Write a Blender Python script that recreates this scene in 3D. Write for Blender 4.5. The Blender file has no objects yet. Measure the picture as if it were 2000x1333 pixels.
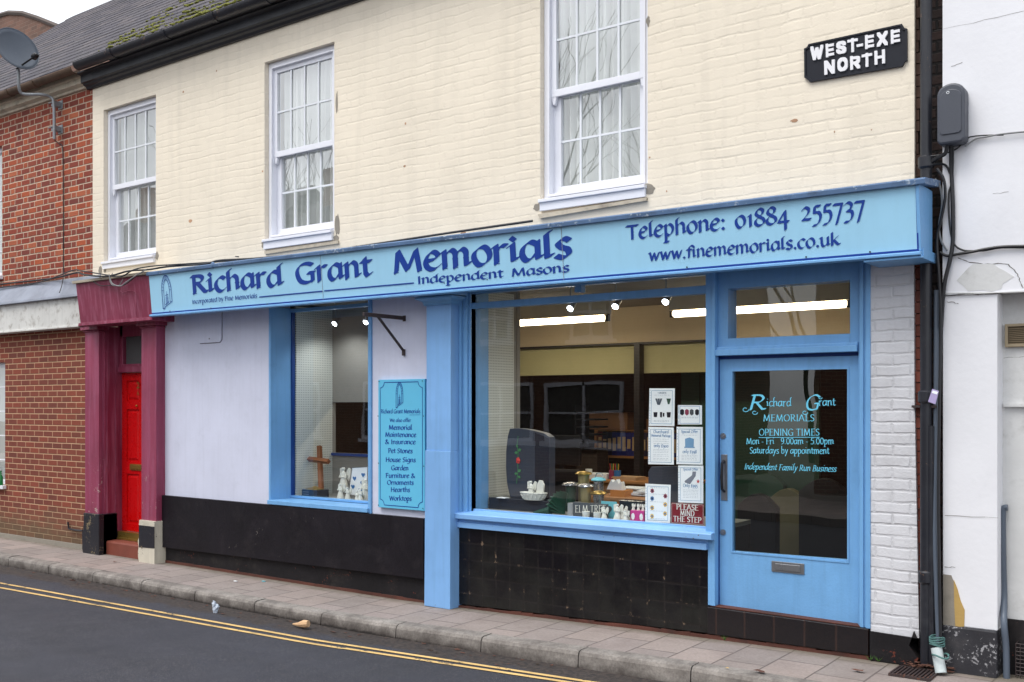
import bpy, bmesh, math, random
import numpy as np
from mathutils import Vector
random.seed(7)
PI = math.pi
# ------------------------------------------------------------------ camera, world, sun
scene = bpy.context.scene
F, PHI, D, CZ, HZ = 2000.0, math.radians(36.5), 7.2, 1.83, 792.0
CS, SN = math.cos(PHI), math.sin(PHI)
cam = bpy.data.cameras.new('camera'); co = bpy.data.objects.new('camera', cam)
scene.collection.objects.link(co); scene.camera = co
cam.sensor_width = 36.0; cam.lens = 36.0 * F / 2000.0
cam.shift_y = (HZ - 666.5) / 2000.0
cam.clip_start = 0.1; cam.clip_end = 500
co.location = (0, -D, CZ); co.rotation_euler = (PI / 2, 0, PHI)

world = bpy.data.worlds.new('World'); scene.world = world; world.use_nodes = True
SUN_EL, SUN_AZ = math.radians(62), math.radians(200)      # azimuth measured from +Y, clockwise
nt = world.node_tree; nt.nodes.clear()
sky = nt.nodes.new('ShaderNodeTexSky'); sky.sky_type = 'NISHITA'; sky.sun_disc = False
sky.sun_elevation = SUN_EL; sky.sun_rotation = SUN_AZ; sky.dust_density = 4.0
hs = nt.nodes.new('ShaderNodeHueSaturation'); hs.inputs['Saturation'].default_value = 0.22
wtc = nt.nodes.new('ShaderNodeTexCoord'); wno = nt.nodes.new('ShaderNodeTexNoise')
wno.inputs['Scale'].default_value = 3.2; wno.inputs['Detail'].default_value = 6
wmr = nt.nodes.new('ShaderNodeMapRange'); wmr.inputs[1].default_value = .35; wmr.inputs[2].default_value = .68
wmr.inputs[3].default_value = .6; wmr.inputs[4].default_value = 1.5
wmx = nt.nodes.new('ShaderNodeMix'); wmx.data_type = 'RGBA'; wmx.blend_type = 'MIX'; wmx.inputs[0].default_value = .55
wmx.inputs[7].default_value = (7.2, 7.5, 7.9, 1)
wmul = nt.nodes.new('ShaderNodeVectorMath'); wmul.operation = 'SCALE'
bg = nt.nodes.new('ShaderNodeBackground'); bg.inputs[1].default_value = 0.14
wo = nt.nodes.new('ShaderNodeOutputWorld')
nt.links.new(wtc.outputs['Generated'], wno.inputs['Vector'])
nt.links.new(wno.outputs[0], wmr.inputs[0])
nt.links.new(sky.outputs[0], hs.inputs['Color']); nt.links.new(hs.outputs[0], wmx.inputs[6])
nt.links.new(wmx.outputs[2], wmul.inputs[0]); nt.links.new(wmr.outputs[0], wmul.inputs['Scale'])
nt.links.new(wmul.outputs[0], bg.inputs[0]); nt.links.new(bg.outputs[0], wo.inputs[0])

sl = bpy.data.lights.new('sun', 'SUN'); sl.energy = 1.2; sl.angle = math.radians(28); sl.color = (1, .96, .9)
so = bpy.data.objects.new('sun', sl); scene.collection.objects.link(so)
sdir = Vector((math.sin(SUN_AZ) * math.cos(SUN_EL), math.cos(SUN_AZ) * math.cos(SUN_EL), math.sin(SUN_EL)))
so.rotation_euler = sdir.to_track_quat('Z', 'Y').to_euler(); so.location = (0, -10, 20)
vs = scene.view_settings; vs.view_transform = 'Standard'; vs.look = 'None'; vs.gamma = 1; vs.use_curve_mapping = False
vs.exposure = 0.74

# ------------------------------------------------------------------ geometry helpers
def W(px, py, y=0.0):
    "photo pixel (2000 wide) -> world X, Z on the vertical plane at depth y"
    u, v = px - 1000.0, HZ - py
    n = F * CS + u * SN; d = D + y
    return d * (u * CS - F * SN) / n, CZ + v * d / n
def X(px, y=0.0): return W(px, 0, y)[0]
def Z(px, py, y=0.0): return W(px, py, y)[1]
GK = [(-40, -.0), (X(30), .015), (X(318), .0), (X(827), -.017), (X(1380), .055), (X(1700), .065), (X(2000), .07), (40, .07)]
def gz(x):
    for (a, za), (b, zb) in zip(GK, GK[1:]):
        if x <= b:
            t = (x - a) / (b - a); return za + (zb - za) * t
    return GK[-1][1]
def G(px, py, z=0.0):
    "photo pixel -> world point on the horizontal plane z"
    u, v = px - 1000.0, HZ - py
    n = F * CS + u * SN; d = (z - CZ) * n / v
    return d * (u * CS - F * SN) / n, d - D, z

ORG = {}
class MB:
    def __init__(s): s.v = []; s.f = []; s.m = []; s.mi = 0
    def add(s, vs, fs):
        o = len(s.v); s.v += [tuple(p) for p in vs]
        for f in fs: s.f.append([o + i for i in f]); s.m.append(s.mi)
        return s
    def quad(s, *p): return s.add(p, [list(range(len(p)))])
    def box(s, x0, x1, y0, y1, z0, z1):
        return s.add([(x0,y0,z0),(x1,y0,z0),(x1,y1,z0),(x0,y1,z0),(x0,y0,z1),(x1,y0,z1),(x1,y1,z1),(x0,y1,z1)],
                     [(0,1,5,4),(1,2,6,5),(2,3,7,6),(3,0,4,7),(4,5,6,7),(0,3,2,1)])
    def prism(s, pts, y0, y1):
        "pts: (x,z) polygon, extruded y0..y1"
        n = len(pts)
        vs = [(x, y0, z) for x, z in pts] + [(x, y1, z) for x, z in pts]
        fs = [list(range(n)), list(range(2*n-1, n-1, -1))] + [(i, i+n, (i+1) % n + n, (i+1) % n) for i in range(n)]
        return s.add(vs, fs)
    def mold(s, x0, x1, prof, cap=True, dz=0.0):
        "prof: (y,z) polygon swept along x"
        n = len(prof)
        vs = [(x0, y, z) for y, z in prof] + [(x1, y, z + dz) for y, z in prof]
        fs = [(i, (i+1) % n, (i+1) % n + n, i+n) for i in range(n)]
        if cap: fs += [list(range(n)), list(range(2*n-1, n-1, -1))]
        return s.add(vs, fs)
    def vmold(s, z0, z1, prof):
        "prof: (x,y) polygon swept along z"
        n = len(prof)
        vs = [(x, y, z0) for x, y in prof] + [(x, y, z1) for x, y in prof]
        fs = [(i, (i+1) % n, (i+1) % n + n, i+n) for i in range(n)] + [list(range(n)), list(range(2*n-1, n-1, -1))]
        return s.add(vs, fs)
    def tube(s, pts, r, n=8, cap=True):
        pts = [Vector(p) for p in pts]; rr = r if isinstance(r, (list, tuple)) else [r] * len(pts)
        rings = []; up = Vector((0, 0, 1)); prev = None
        for i, p in enumerate(pts):
            t = (pts[min(i+1, len(pts)-1)] - pts[max(i-1, 0)])
            t = t.normalized() if t.length > 1e-9 else Vector((0,0,1))
            if prev is None:
                a = t.cross(up)
                if a.length < 1e-3: a = t.cross(Vector((1, 0, 0)))
            else:
                a = prev - t * prev.dot(t)
            a.normalize(); prev = a; b = t.cross(a)
            rings.append([p + (a * math.cos(2*PI*k/n) + b * math.sin(2*PI*k/n)) * rr[i] for k in range(n)])
        vs = [q for r_ in rings for q in r_]; fs = []
        for i in range(len(pts)-1):
            for k in range(n): fs.append((i*n+k, i*n+(k+1) % n, (i+1)*n+(k+1) % n, (i+1)*n+k))
        if cap: fs += [list(range(n-1, -1, -1)), [(len(pts)-1)*n+k for k in range(n)]]
        return s.add(vs, fs)
    def lathe(s, c, prof, n=20, sx=1, sy=1):
        "prof: (r,z)"
        vs = []; fs = []
        for r, z in prof:
            for k in range(n):
                a = 2*PI*k/n; vs.append((c[0]+r*sx*math.cos(a), c[1]+r*sy*math.sin(a), c[2]+z))
        for i in range(len(prof)-1):
            for k in range(n): fs.append((i*n+k, i*n+(k+1) % n, (i+1)*n+(k+1) % n, (i+1)*n+k))
        fs += [list(range(n-1, -1, -1)), [(len(prof)-1)*n+k for k in range(n)]]
        return s.add(vs, fs)
    def blob(s, c, r, n=7, m=5, jit=0.0):
        rx, ry, rz = r if isinstance(r, (tuple, list)) else (r, r, r)
        vs = [(c[0], c[1], c[2]-rz)]; 
        for i in range(1, m):
            th = -PI/2 + PI*i/m
            for k in range(n):
                a = 2*PI*k/n; j = 1 + random.uniform(-jit, jit)
                vs.append((c[0]+rx*j*math.cos(th)*math.cos(a), c[1]+ry*j*math.cos(th)*math.sin(a), c[2]+rz*j*math.sin(th)))
        vs.append((c[0], c[1], c[2]+rz)); L = len(vs)-1
        fs = [(0, 1+(k+1) % n, 1+k) for k in range(n)]
        for i in range(m-2):
            for k in range(n): fs.append((1+i*n+k, 1+i*n+(k+1) % n, 1+(i+1)*n+(k+1) % n, 1+(i+1)*n+k))
        fs += [(1+(m-2)*n+k, 1+(m-2)*n+(k+1) % n, L) for k in range(n)]
        return s.add(vs, fs)
    def wall(s, x0, x1, z0, z1, holes, y, depth):
        "front face at y with rectangular holes and their reveals"
        xs = sorted(set([x0, x1] + [h[0] for h in holes] + [h[1] for h in holes])); xs = [x for x in xs if x0 <= x <= x1]
        zs = sorted(set([z0, z1] + [h[2] for h in holes] + [h[3] for h in holes])); zs = [z for z in zs if z0 <= z <= z1]
        for a, b in zip(xs, xs[1:]):
            for c, d in zip(zs, zs[1:]):
                mx, mz = (a+b)/2, (c+d)/2
                if any(h[0] < mx < h[1] and h[2] < mz < h[3] for h in holes): continue
                s.quad((a, y, c), (b, y, c), (b, y, d), (a, y, d))
        for h in holes:
            a, b, c, d = h[:4]; e = y + depth
            s.quad((a, y, c), (a, e, c), (a, e, d), (a, y, d)); s.quad((b, y, c), (b, y, d), (b, e, d), (b, e, c))
            s.quad((a, y, d), (a, e, d), (b, e, d), (b, y, d)); s.quad((a, y, c), (b, y, c), (b, e, c), (a, e, c))
        e = y + depth
        for P in (((x0,y,z0),(x0,e,z0),(x0,e,z1),(x0,y,z1)), ((x1,y,z0),(x1,e,z0),(x1,e,z1),(x1,y,z1)),
                  ((x0,y,z1),(x1,y,z1),(x1,e,z1),(x0,e,z1)), ((x0,y,z0),(x1,y,z0),(x1,e,z0),(x0,e,z0))): s.quad(*P)
        return s
    def build(s, name, mats, parent=None, smooth=False, bevel=0, label=None, cat=None, group=None, kind=None, recalc=True):
        me = bpy.data.meshes.new(name)
        if parent is not None: org = ORG[parent.name]
        else:
            a = np.array(s.v); org = Vector(((a[:,0].min()+a[:,0].max())/2, (a[:,1].min()+a[:,1].max())/2, a[:,2].min()))
            if kind == 'structure': org = Vector((0, 0, 0))
        me.from_pydata([(p[0]-org[0], p[1]-org[1], p[2]-org[2]) for p in s.v], [], s.f)
        for m in (mats if isinstance(mats, (list, tuple)) else [mats]): me.materials.append(m)
        for p, i in zip(me.polygons, s.m): p.material_index = i
        if recalc:
            b = bmesh.new(); b.from_mesh(me); bmesh.ops.remove_doubles(b, verts=b.verts, dist=1e-6)
            bmesh.ops.recalc_face_normals(b, faces=b.faces); b.to_mesh(me); b.free()
        if smooth:
            for p in me.polygons: p.use_smooth = True
            try: me.set_sharp_from_angle(angle=math.radians(38))
            except Exception: pass
        o = bpy.data.objects.new(name, me); scene.collection.objects.link(o)
        if parent is None: o.location = org
        else: o.parent = parent
        ORG[o.name] = Vector(org)
        if bevel:
            bv = o.modifiers.new('bevel', 'BEVEL'); bv.width = bevel; bv.segments = 2; bv.limit_method = 'ANGLE'; bv.angle_limit = math.radians(40)
        if label: o['label'] = label
        if cat: o['category'] = cat
        if group: o['group'] = group
        if kind: o['kind'] = kind
        return o
def thing(name, label, cat, loc, group=None):
    o = bpy.data.objects.new(name, None); scene.collection.objects.link(o); o.location = loc; o.empty_display_size = .1
    o['label'] = label; o['category'] = cat
    if group: o['group'] = group
    ORG[o.name] = Vector(loc); return o
def bar(px, pts, y0, y1):
    pass

# ------------------------------------------------------------------ materials
def lin(c): return tuple(((v/255)/12.92 if v/255 <= .04045 else ((v/255+.055)/1.055)**2.4) for v in c) + (1,)
class NT:
    def __init__(s, name):
        s.m = bpy.data.materials.new(name); s.m.use_nodes = True; s.t = s.m.node_tree
        s.b = s.t.nodes['Principled BSDF']; s.out = s.t.nodes['Material Output']
    def n(s, typ, **kw):
        nd = s.t.nodes.new(typ)
        for k, v in kw.items(): setattr(nd, k, v)
        return nd
    def l(s, a, b): s.t.links.new(a, b)
    def put(s, sock, v):
        if isinstance(v, bpy.types.NodeSocket): s.l(v, sock)
        else: sock.default_value = v
    def math(s, op, a, b=0.0, c=None, clamp=False):
        nd = s.n('ShaderNodeMath', operation=op); nd.use_clamp = clamp
        s.put(nd.inputs[0], a); s.put(nd.inputs[1], b)
        if c is not None: s.put(nd.inputs[2], c)
        return nd.outputs[0]
    def pos(s):
        if not hasattr(s, '_p'):
            g = s.n('ShaderNodeNewGeometry'); s._p = g.outputs['Position']
            x = s.n('ShaderNodeSeparateXYZ'); s.l(s._p, x.inputs[0]); s.x, s.y, s.z = x.outputs
        return s._p
    def noise(s, scale, detail=4, vec=None, rough=.55, sc=None, dist=0):
        nd = s.n('ShaderNodeTexNoise'); v = vec or s.pos()
        if sc:
            mp = s.n('ShaderNodeVectorMath', operation='MULTIPLY'); s.l(v, mp.inputs[0]); mp.inputs[1].default_value = sc; v = mp.outputs[0]
        s.l(v, nd.inputs['Vector']); nd.inputs['Scale'].default_value = scale; nd.inputs['Detail'].default_value = detail
        nd.inputs['Roughness'].default_value = rough; nd.inputs['Distortion'].default_value = dist
        return nd.outputs[0]
    def ramp(s, f, a, b, lo=0.0, hi=1.0):
        nd = s.n('ShaderNodeMapRange'); s.put(nd.inputs[0], f); nd.inputs[1].default_value = a; nd.inputs[2].default_value = b
        nd.inputs[3].default_value = lo; nd.inputs[4].default_value = hi; return nd.outputs[0]
    def mix(s, f, a, b, mode='MIX'):
        nd = s.n('ShaderNodeMix', data_type='RGBA', blend_type=mode); s.put(nd.inputs[0], f); s.put(nd.inputs[6], a); s.put(nd.inputs[7], b)
        return nd.outputs[2]
    def bump(s, h, strength=.3, dist=.01, normal=None):
        nd = s.n('ShaderNodeBump'); nd.inputs['Strength'].default_value = strength; nd.inputs['Distance'].default_value = dist
        s.l(h, nd.inputs['Height'])
        if normal: s.l(normal, nd.inputs['Normal'])
        return nd.outputs[0]
    def fin(s, col=None, rough=None, normal=None, metal=None, spec=None):
        if col is not None: s.put(s.b.inputs['Base Color'], col)
        if rough is not None: s.put(s.b.inputs['Roughness'], rough)
        if normal is not None: s.l(normal, s.b.inputs['Normal'])
        if metal is not None: s.b.inputs['Metallic'].default_value = metal
        if spec is not None: s.b.inputs['Specular IOR Level'].default_value = spec
        return s.m
CM = {}
def paint(name, c, rough=.5, var=.08, grime=.12, chips=0.0, chipc=(200, 190, 170), bump=.15, bscale=60, streak=0.0, spec=None, metal=None, gs=3.0, gc=None, chz=None, stc=None):
    "painted or plain surface with mottling, grime, optional chips and vertical streaks"
    if name in CM: return CM[name]
    t = NT(name); p = t.pos(); c = lin(c)
    n1 = t.noise(2.2, 5); n2 = t.noise(14, 4)
    col = t.mix(t.ramp(n1, .3, .7), tuple(v*(1-var) for v in c[:3])+(1,), tuple(min(1, v*(1+var)) for v in c[:3])+(1,))
    g = t.math('MULTIPLY', t.ramp(t.noise(gs, 8, rough=.7), .5, .75), t.ramp(n2, .3, .7))
    gcol = lin(gc) if gc else tuple(v*.45 for v in c[:3])+(1,)
    col = t.mix(t.math('MULTIPLY', g, grime*2.2, clamp=True), col, gcol)
    if streak:
        st = t.ramp(t.noise(22, 5, sc=(1, 1, .06)), .48, .72)
        col = t.mix(t.math('MULTIPLY', st, streak), col, lin(stc) if stc else tuple(v*.5 for v in c[:3])+(1,))
    h = t.noise(bscale, 5)
    if chips:
        ch = t.ramp(t.math('ADD', t.math('MULTIPLY', t.noise(38, 6, rough=.7), .7), t.math('MULTIPLY', t.noise(5, 3), .45)), .70-chips*.12, .715-chips*.12)
        if chz is not None: ch = t.math('MULTIPLY', ch, t.ramp(t.math('ADD', t.z, t.math('MULTIPLY', n1, 1.0)), chz+.3, chz+.7, 1, 0))
        col = t.mix(ch, col, lin(chipc)); h = t.math('SUBTRACT', h, t.math('MULTIPLY', ch, .8))
    CM[name] = t.fin(col, t.ramp(n2, .2, .8, rough-.07, rough+.1), t.bump(h, bump, .004), metal, spec)
    return CM[name]
def brick(name, cols, mortar, L=.2275, H=.075, j=.011, flem=False, off=.5, uv='xz', rough=.85, warp=.006, paintc=None,
          bumpd=.008, bstr=.7, grime=.25, gbot=None, soft=.5, mottle=.15, shift=(0, 0), pmort=.92, fade=0.0, mglint=None):
    t = NT(name); t.pos()
    wn = t.n('ShaderNodeTexNoise'); wn.inputs['Scale'].default_value = 3.5; wn.inputs['Detail'].default_value = 5; t.l(t._p, wn.inputs['Vector'])
    ws = t.n('ShaderNodeSeparateColor'); t.l(wn.outputs['Color'], ws.inputs[0])
    a = {'x': t.x, 'y': t.y, 'z': t.z}
    if uv == 'roof': A, B = t.x, t.math('MULTIPLY', t.z, 1.5)
    else: A, B = a[uv[0]], a[uv[1]]
    if uv == 'xz': A = t.math('ADD', t.x, t.y)
    A = t.math('ADD', t.math('ADD', A, 100+shift[0]), t.math('MULTIPLY', t.math('SUBTRACT', ws.outputs[0], .5), warp*2))
    B = t.math('ADD', t.math('ADD', B, 50+shift[1]), t.math('MULTIPLY', t.math('SUBTRACT', ws.outputs[1], .5), warp*2))
    r = t.math('DIVIDE', B, H); row = t.math('FLOOR', r); fr = t.math('SUBTRACT', r, row)
    P = L*1.5 if flem else L
    alt = t.math('MULTIPLY', t.math('MODULO', row, 2.0), off)
    u = t.math('ADD', t.math('DIVIDE', A, P), alt); cu = t.math('FLOOR', u); fu = t.math('SUBTRACT', u, cu)
    dj = t.math('MULTIPLY', t.math('MINIMUM', fu, t.math('SUBTRACT', 1.0, fu)), P)
    if flem:
        dj = t.math('MINIMUM', dj, t.math('MULTIPLY', t.math('ABSOLUTE', t.math('SUBTRACT', fu, .667)), P))
        sub = t.math('GREATER_THAN', fu, .667)
    else: sub = 0.0
    dz = t.math('MULTIPLY', t.math('MINIMUM', fr, t.math('SUBTRACT', 1.0, fr)), H)
    d = t.math('MINIMUM', dj, dz)
    rn = t.noise(70, 4)
    d = t.math('ADD', d, t.math('MULTIPLY', t.math('SUBTRACT', rn, .5), j*soft))
    inb = t.ramp(d, j*.5-.0015*(1+soft), j*.5+.0015*(1+soft*3))
    if fade:
        fd = t.ramp(t.noise(4.5, 6, rough=.7, sc=(.5, 1, 1.6)), .38, .62, 1-fade, 1)
        inb = t.math('SUBTRACT', 1.0, t.math('MULTIPLY', t.math('SUBTRACT', 1.0, inb), fd))
    cv = t.n('ShaderNodeCombineXYZ'); t.put(cv.inputs[0], cu); t.put(cv.inputs[1], row); t.put(cv.inputs[2], sub)
    wh = t.n('ShaderNodeTexWhiteNoise', noise_dimensions='3D'); t.l(cv.outputs[0], wh.inputs['Vector'])
    if paintc:
        c = lin(paintc)
        bc = t.mix(t.ramp(t.noise(1.3, 5), .3, .7), tuple(v*.93 for v in c[:3])+(1,), c)
        bc = t.mix(t.math('MULTIPLY', wh.outputs['Value'], .10), bc, tuple(v*.8 for v in c[:3])+(1,))
        mc = tuple(v*pmort for v in c[:3])+(1,)
        bc = t.mix(t.ramp(t.noise(7, 5, sc=(1, 1, .07)), .50, .75, 0, .35), bc, tuple(v*.74 for v in c[:3])+(1,))
        bc = t.mix(t.ramp(t.noise(24, 6, rough=.8), .66, .70, 0, .30), bc, tuple(v*.70 for v in c[:3])+(1,))
        fine = t.ramp(t.noise(9, 6, rough=.75), .60, .72)          # patches of dirt caught in the joints
        mc = t.mix(fine, mc, tuple(v*.72 for v in c[:3])+(1,))
    else:
        cr = t.n('ShaderNodeValToRGB'); t.l(wh.outputs['Value'], cr.inputs[0])
        while len(cr.color_ramp.elements) < len(cols): cr.color_ramp.elements.new(.5)
        for i, (e, c) in enumerate(zip(cr.color_ramp.elements, cols)): e.position = i/(len(cols)-1) ; e.color = lin(c)
        bc = t.mix(t.ramp(t.noise(45, 5, rough=.7), .35, .75, 0, mottle*3), cr.outputs[0], (.02, .012, .01, 1))
        mc = lin(mortar)
    if mglint:      # worn tile paint: light glints painted into the mortar colour, greenish dirt film towards the ground, rusty scuffs
        mc = t.mix(t.ramp(t.noise(11, 5, rough=.75), .59, .62), mc, lin(mglint))
        bc = t.mix(t.ramp(t.math('SUBTRACT', t.noise(2.6, 6, rough=.7), t.math('MULTIPLY', t.z, .22)), .32, .60, 0, .45), bc, lin((50, 50, 46)))
        bc = t.mix(t.ramp(t.noise(26, 6, rough=.8), .655, .69, 0, .8), bc, lin((96, 56, 42)))
    col = t.mix(inb, mc, bc)
    g = t.ramp(t.noise(1.6, 8, rough=.7), .5, .75)
    col = t.mix(t.math('MULTIPLY', g, grime), col, t.mix(1.0, col, (.35, .33, .3, 1), 'MULTIPLY'))
    if uv == 'yx':
        e = t.ramp(t.math('ADD', t.y, t.math('MULTIPLY', t.math('SUBTRACT', t.noise(5, 6, rough=.7), .5), .22)), -.16, -.02, 0, .75)
        col = t.mix(e, col, lin((92, 86, 70)))
        col = t.mix(t.ramp(t.noise(30, 2), .70, .73, 0, .35), col, lin((100, 92, 88)))
        col = t.mix(t.ramp(t.noise(2.2, 7, rough=.75), .45, .7, 0, .4), col, lin((112, 100, 96)))
    if gbot:   # green-black growth near the ground
        z1, gcol, amt = gbot
        gg = t.math('MULTIPLY', t.ramp(t.math('ADD', t.z, t.math('MULTIPLY', t.noise(3, 5), .4)), .15+.2, z1+.25, 1, 0), amt)
        col = t.mix(gg, col, lin(gcol))
    hh = t.math('ADD', inb, t.math('MULTIPLY', wh.outputs['Value'], .35)); hh = t.math('ADD', hh, t.math('MULTIPLY', t.noise(55, 5), .55))
    hh = t.math('ADD', hh, t.math('MULTIPLY', t.noise(8, 3), .6))
    return t.fin(col, rough, t.bump(hh, bstr, bumpd), None, .3 if mglint else None)
def emis(name, c, s):
    t = NT(name); t.b.inputs['Base Color'].default_value = c+(1,); t.b.inputs['Emission Color'].default_value = c+(1,); t.b.inputs['Emission Strength'].default_value = s
    return t.m
def glass(name, k=1.7, tint=(.97, .99, .98), cap=.2):
    t = NT(name); t.t.nodes.remove(t.b)
    tr = t.n('ShaderNodeBsdfTransparent'); tr.inputs[0].default_value = tint+(1,)
    gl = t.n('ShaderNodeBsdfGlossy'); gl.inputs['Roughness'].default_value = 0.0
    gl.inputs['Color'].default_value = (1, 1, 1, 1)
    nz = t.noise(1.4, 2); bp = t.bump(nz, .12, .012); t.l(bp, gl.inputs['Normal'])
    fr = t.n('ShaderNodeFresnel'); fr.inputs['IOR'].default_value = 1.5
    f = t.math('MINIMUM', t.math('MULTIPLY', fr.outputs[0], k), cap)
    mx = t.n('ShaderNodeMixShader'); t.l(f, mx.inputs[0]); t.l(tr.outputs[0], mx.inputs[1]); t.l(gl.outputs[0], mx.inputs[2])
    t.l(mx.outputs[0], t.out.inputs[0]); return t.m

M = {}
M['blue'] = paint('blue_gloss_paint', (112, 165, 214), .38, .07, .14, streak=.18, gs=5, bump=.3)
M['bluechip'] = paint('blue_chipped_paint', (124, 172, 224), .42, .07, .12, chips=.25, chz=.0, chipc=(110, 84, 72), streak=.16, gs=4)
M['bluesill'] = paint('blue_sill_paint', (124, 172, 224), .42, .07, .14, chips=-.22, chipc=(100, 80, 72), streak=.05)
M['blueshade'] = paint('shaded_blue_paint', (20, 62, 130), .4, .08, .1)  # shaded tone of the blue joinery, painted onto recessed parts
M['bluecap'] = paint('weathered_blue_capping', (78, 106, 142), .5, .2, .5, chips=.25, chipc=(150, 165, 180), gs=6, gc=(35, 45, 60))
M['panel'] = paint('fascia_panel_blue', (155, 205, 233), .35, .03, .05, streak=.05, bump=.04)
M['navy'] = paint('lettering_blue', (8, 56, 145), .4, .05, .0, bump=.02)
M['doortext'] = paint('lettering_pale_blue', (110, 205, 235), .4, .02, .0, bump=.02)
M['grey'] = paint('pale_grey_render', (202, 206, 225), .7, .05, .12, bump=.25, streak=.10)
M['blk'] = paint('black_plinth_paint', (24, 21, 27), .45, .25, .35, bump=.3, streak=.2, chips=-.45, chipc=(90, 84, 80), gc=(52, 47, 50), spec=.25)
M['blk2'] = paint('worn_black_plinth', (26, 24, 27), .6, .3, .4, bump=.4, streak=.3, spec=.25, chips=.15, chipc=(100, 50, 38), gc=(72, 66, 62))
M['terra'] = paint('terracotta', (122, 62, 48), .6, .2, .4, bump=.3, gc=(70, 45, 40))
M['damp'] = paint('rusty_damp_course', (84, 46, 36), .8, .4, .6, bump=.6, gc=(40, 34, 32))
M['maroon'] = paint('maroon_paint', (128, 42, 70), .5, .14, .2, streak=.5, stc=(176, 110, 135), gc=(160, 100, 125))
M['maroonchip'] = paint('maroon_chipped_paint', (136, 52, 80), .55, .14, .2, chips=.1, chz=.9, chipc=(190, 180, 170), streak=.35, stc=(165, 100, 130), bump=.35)
M['red'] = paint('red_gloss_paint', (190, 6, 9), .28, .04, .04)
M['white'] = paint('white_upvc', (228, 230, 238), .35, .02, .05)
M['bar'] = paint('glazing_bar_white', (222, 226, 232), .4, .02, .0)
M['iron'] = paint('black_cast_iron', (28, 30, 38), .4, .2, .3, chips=.05, chipc=(90, 70, 60), gc=(60, 62, 68))
M['eaves'] = paint('black_eaves_paint', (24, 26, 34), .42, .25, .3, streak=.15, gc=(60, 64, 74))
M['rust'] = paint('rusty_gutter', (86, 66, 50), .6, .35, .5, gc=(30, 26, 24))
M['rustiron'] = paint('rusty_dark_iron', (52, 42, 42), .6, .3, .4, chips=.15, chipc=(96, 58, 42))
M['stone'] = paint('weathered_stone', (186, 176, 158), .85, .12, .5, bump=.6, gc=(90, 82, 72), streak=.25)
M['lead'] = paint('lead_flashing', (128, 134, 148), .5, .25, .3, bump=.5, bscale=14)
M['wband'] = paint('stained_white_render', (205, 205, 202), .8, .08, .5, bump=.4, gc=(130, 122, 112), streak=.2, gs=7)
M['wwall'] = paint('white_masonry_paint', (224, 225, 230), .7, .03, .08, bump=.35, bscale=25, gs=1.2, gc=(160, 160, 165))
M['wwall2'] = paint('dirty_white_masonry', (205, 206, 206), .75, .08, .4, bump=.6, bscale=18, gs=2.2, gc=(140, 138, 134))
M['cement'] = paint('bare_cement', (140, 134, 124), .9, .15, .3, bump=.6)
M['ochre'] = paint('exposed_ochre_render', (178, 148, 88), .85, .1, .3, bump=.5)
M['dish'] = paint('dark_grey_dish', (70, 78, 90), .5, .08, .1)
M['galv'] = paint('galvanised_steel', (140, 145, 150), .4, .08, .1, metal=.3)
M['cable'] = paint('black_cable', (24, 25, 30), .5, .1, .0)
M['cablegrey'] = paint('grey_cable', (120, 122, 124), .5, .1, .0)
M['boxgrey'] = paint('dark_grey_plastic', (66, 70, 80), .45, .05, .1, gc=(96, 98, 104))
M['conduit'] = paint('blue_grey_conduit', (82, 92, 106), .45, .05, .15)
M['wpipe'] = paint('worn_white_pipe', (190, 200, 202), .5, .08, .4, gc=(110, 120, 120))
M['rope'] = paint('green_rope', (80, 118, 116), .8, .1, .1)
M['road_y'] = paint('yellow_line_paint', (203, 170, 110), .8, .12, .5, chips=.3, chipc=(66, 64, 66), bump=.5, gc=(90, 80, 62))
M['metal'] = paint('satin_metal', (140, 142, 146), .3, .05, .1, metal=.7)
M['brass'] = paint('brass', (168, 140, 74), .3, .1, .1, metal=.8)
M['gold'] = paint('gold_vase_metal', (176, 164, 120), .32, .06, .05, metal=.6)
M['silver'] = paint('silver_vase_metal', (170, 170, 174), .25, .05, .05, metal=.8)
M['dgreen'] = paint('dark_green_metal', (16, 62, 48), .35, .1, .05)
M['dimstone'] = paint('dim_pale_stone', (112, 106, 80), .6, .15, .1)
M['granite'] = paint('polished_dark_granite', (40, 44, 54), .14, .1, .1, bump=.02)
M['granite2'] = paint('grey_granite_face', (58, 64, 76), .35, .08, .1, bump=.05)
M['slate2'] = paint('slate_plaque', (74, 80, 86), .5, .08, .1)
M['cwhite'] = paint('white_ceramic', (226, 226, 218), .4, .03, .1)
M['paper'] = paint('white_paper', (243, 247, 250), .5, .01, .0, bump=.02)
M['pframe'] = paint('poster_border_blue', (118, 160, 196), .5, .02, .0)
M['pink'] = paint('pink_card', (196, 60, 140), .5, .05, .0)
M['teal'] = paint('teal_card', (110, 190, 205), .5, .05, .0)
M['maroonsign'] = paint('dark_red_sign', (128, 30, 42), .35, .05, .05)
M['wood'] = paint('oak_cross_wood', (130, 76, 40), .5, .2, .2, streak=.3)
M['desk'] = paint('desk_wood', (176, 122, 72), .5, .1, .1)
M['peg'] = None
M['inwall'] = paint('shop_wall_cream', (178, 172, 130), .8, .04, .1)
M['inbeam'] = paint('shop_beam_cream', (184, 168, 142), .8, .04, .1)
M['inceil'] = paint('shop_ceiling', (132, 126, 118), .9, .1, .3, bump=.5, bscale=40)
M['indark'] = paint('shop_dark_wall', (52, 42, 34), .8, .2, .2)
M['ingrey'] = paint('shop_grey_wall', (136, 134, 128), .8, .05, .1)
M['infloor'] = paint('shop_floor', (54, 48, 44), .6, .1, .2)
M['green'] = paint('green_door_paint', (40, 78, 62), .5, .08, .1)
M['black'] = paint('black_plastic', (18, 18, 22), .4, .1, .0)
M['curt'] = paint('net_curtain', (220, 222, 220), .9, .05, .1)
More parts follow.
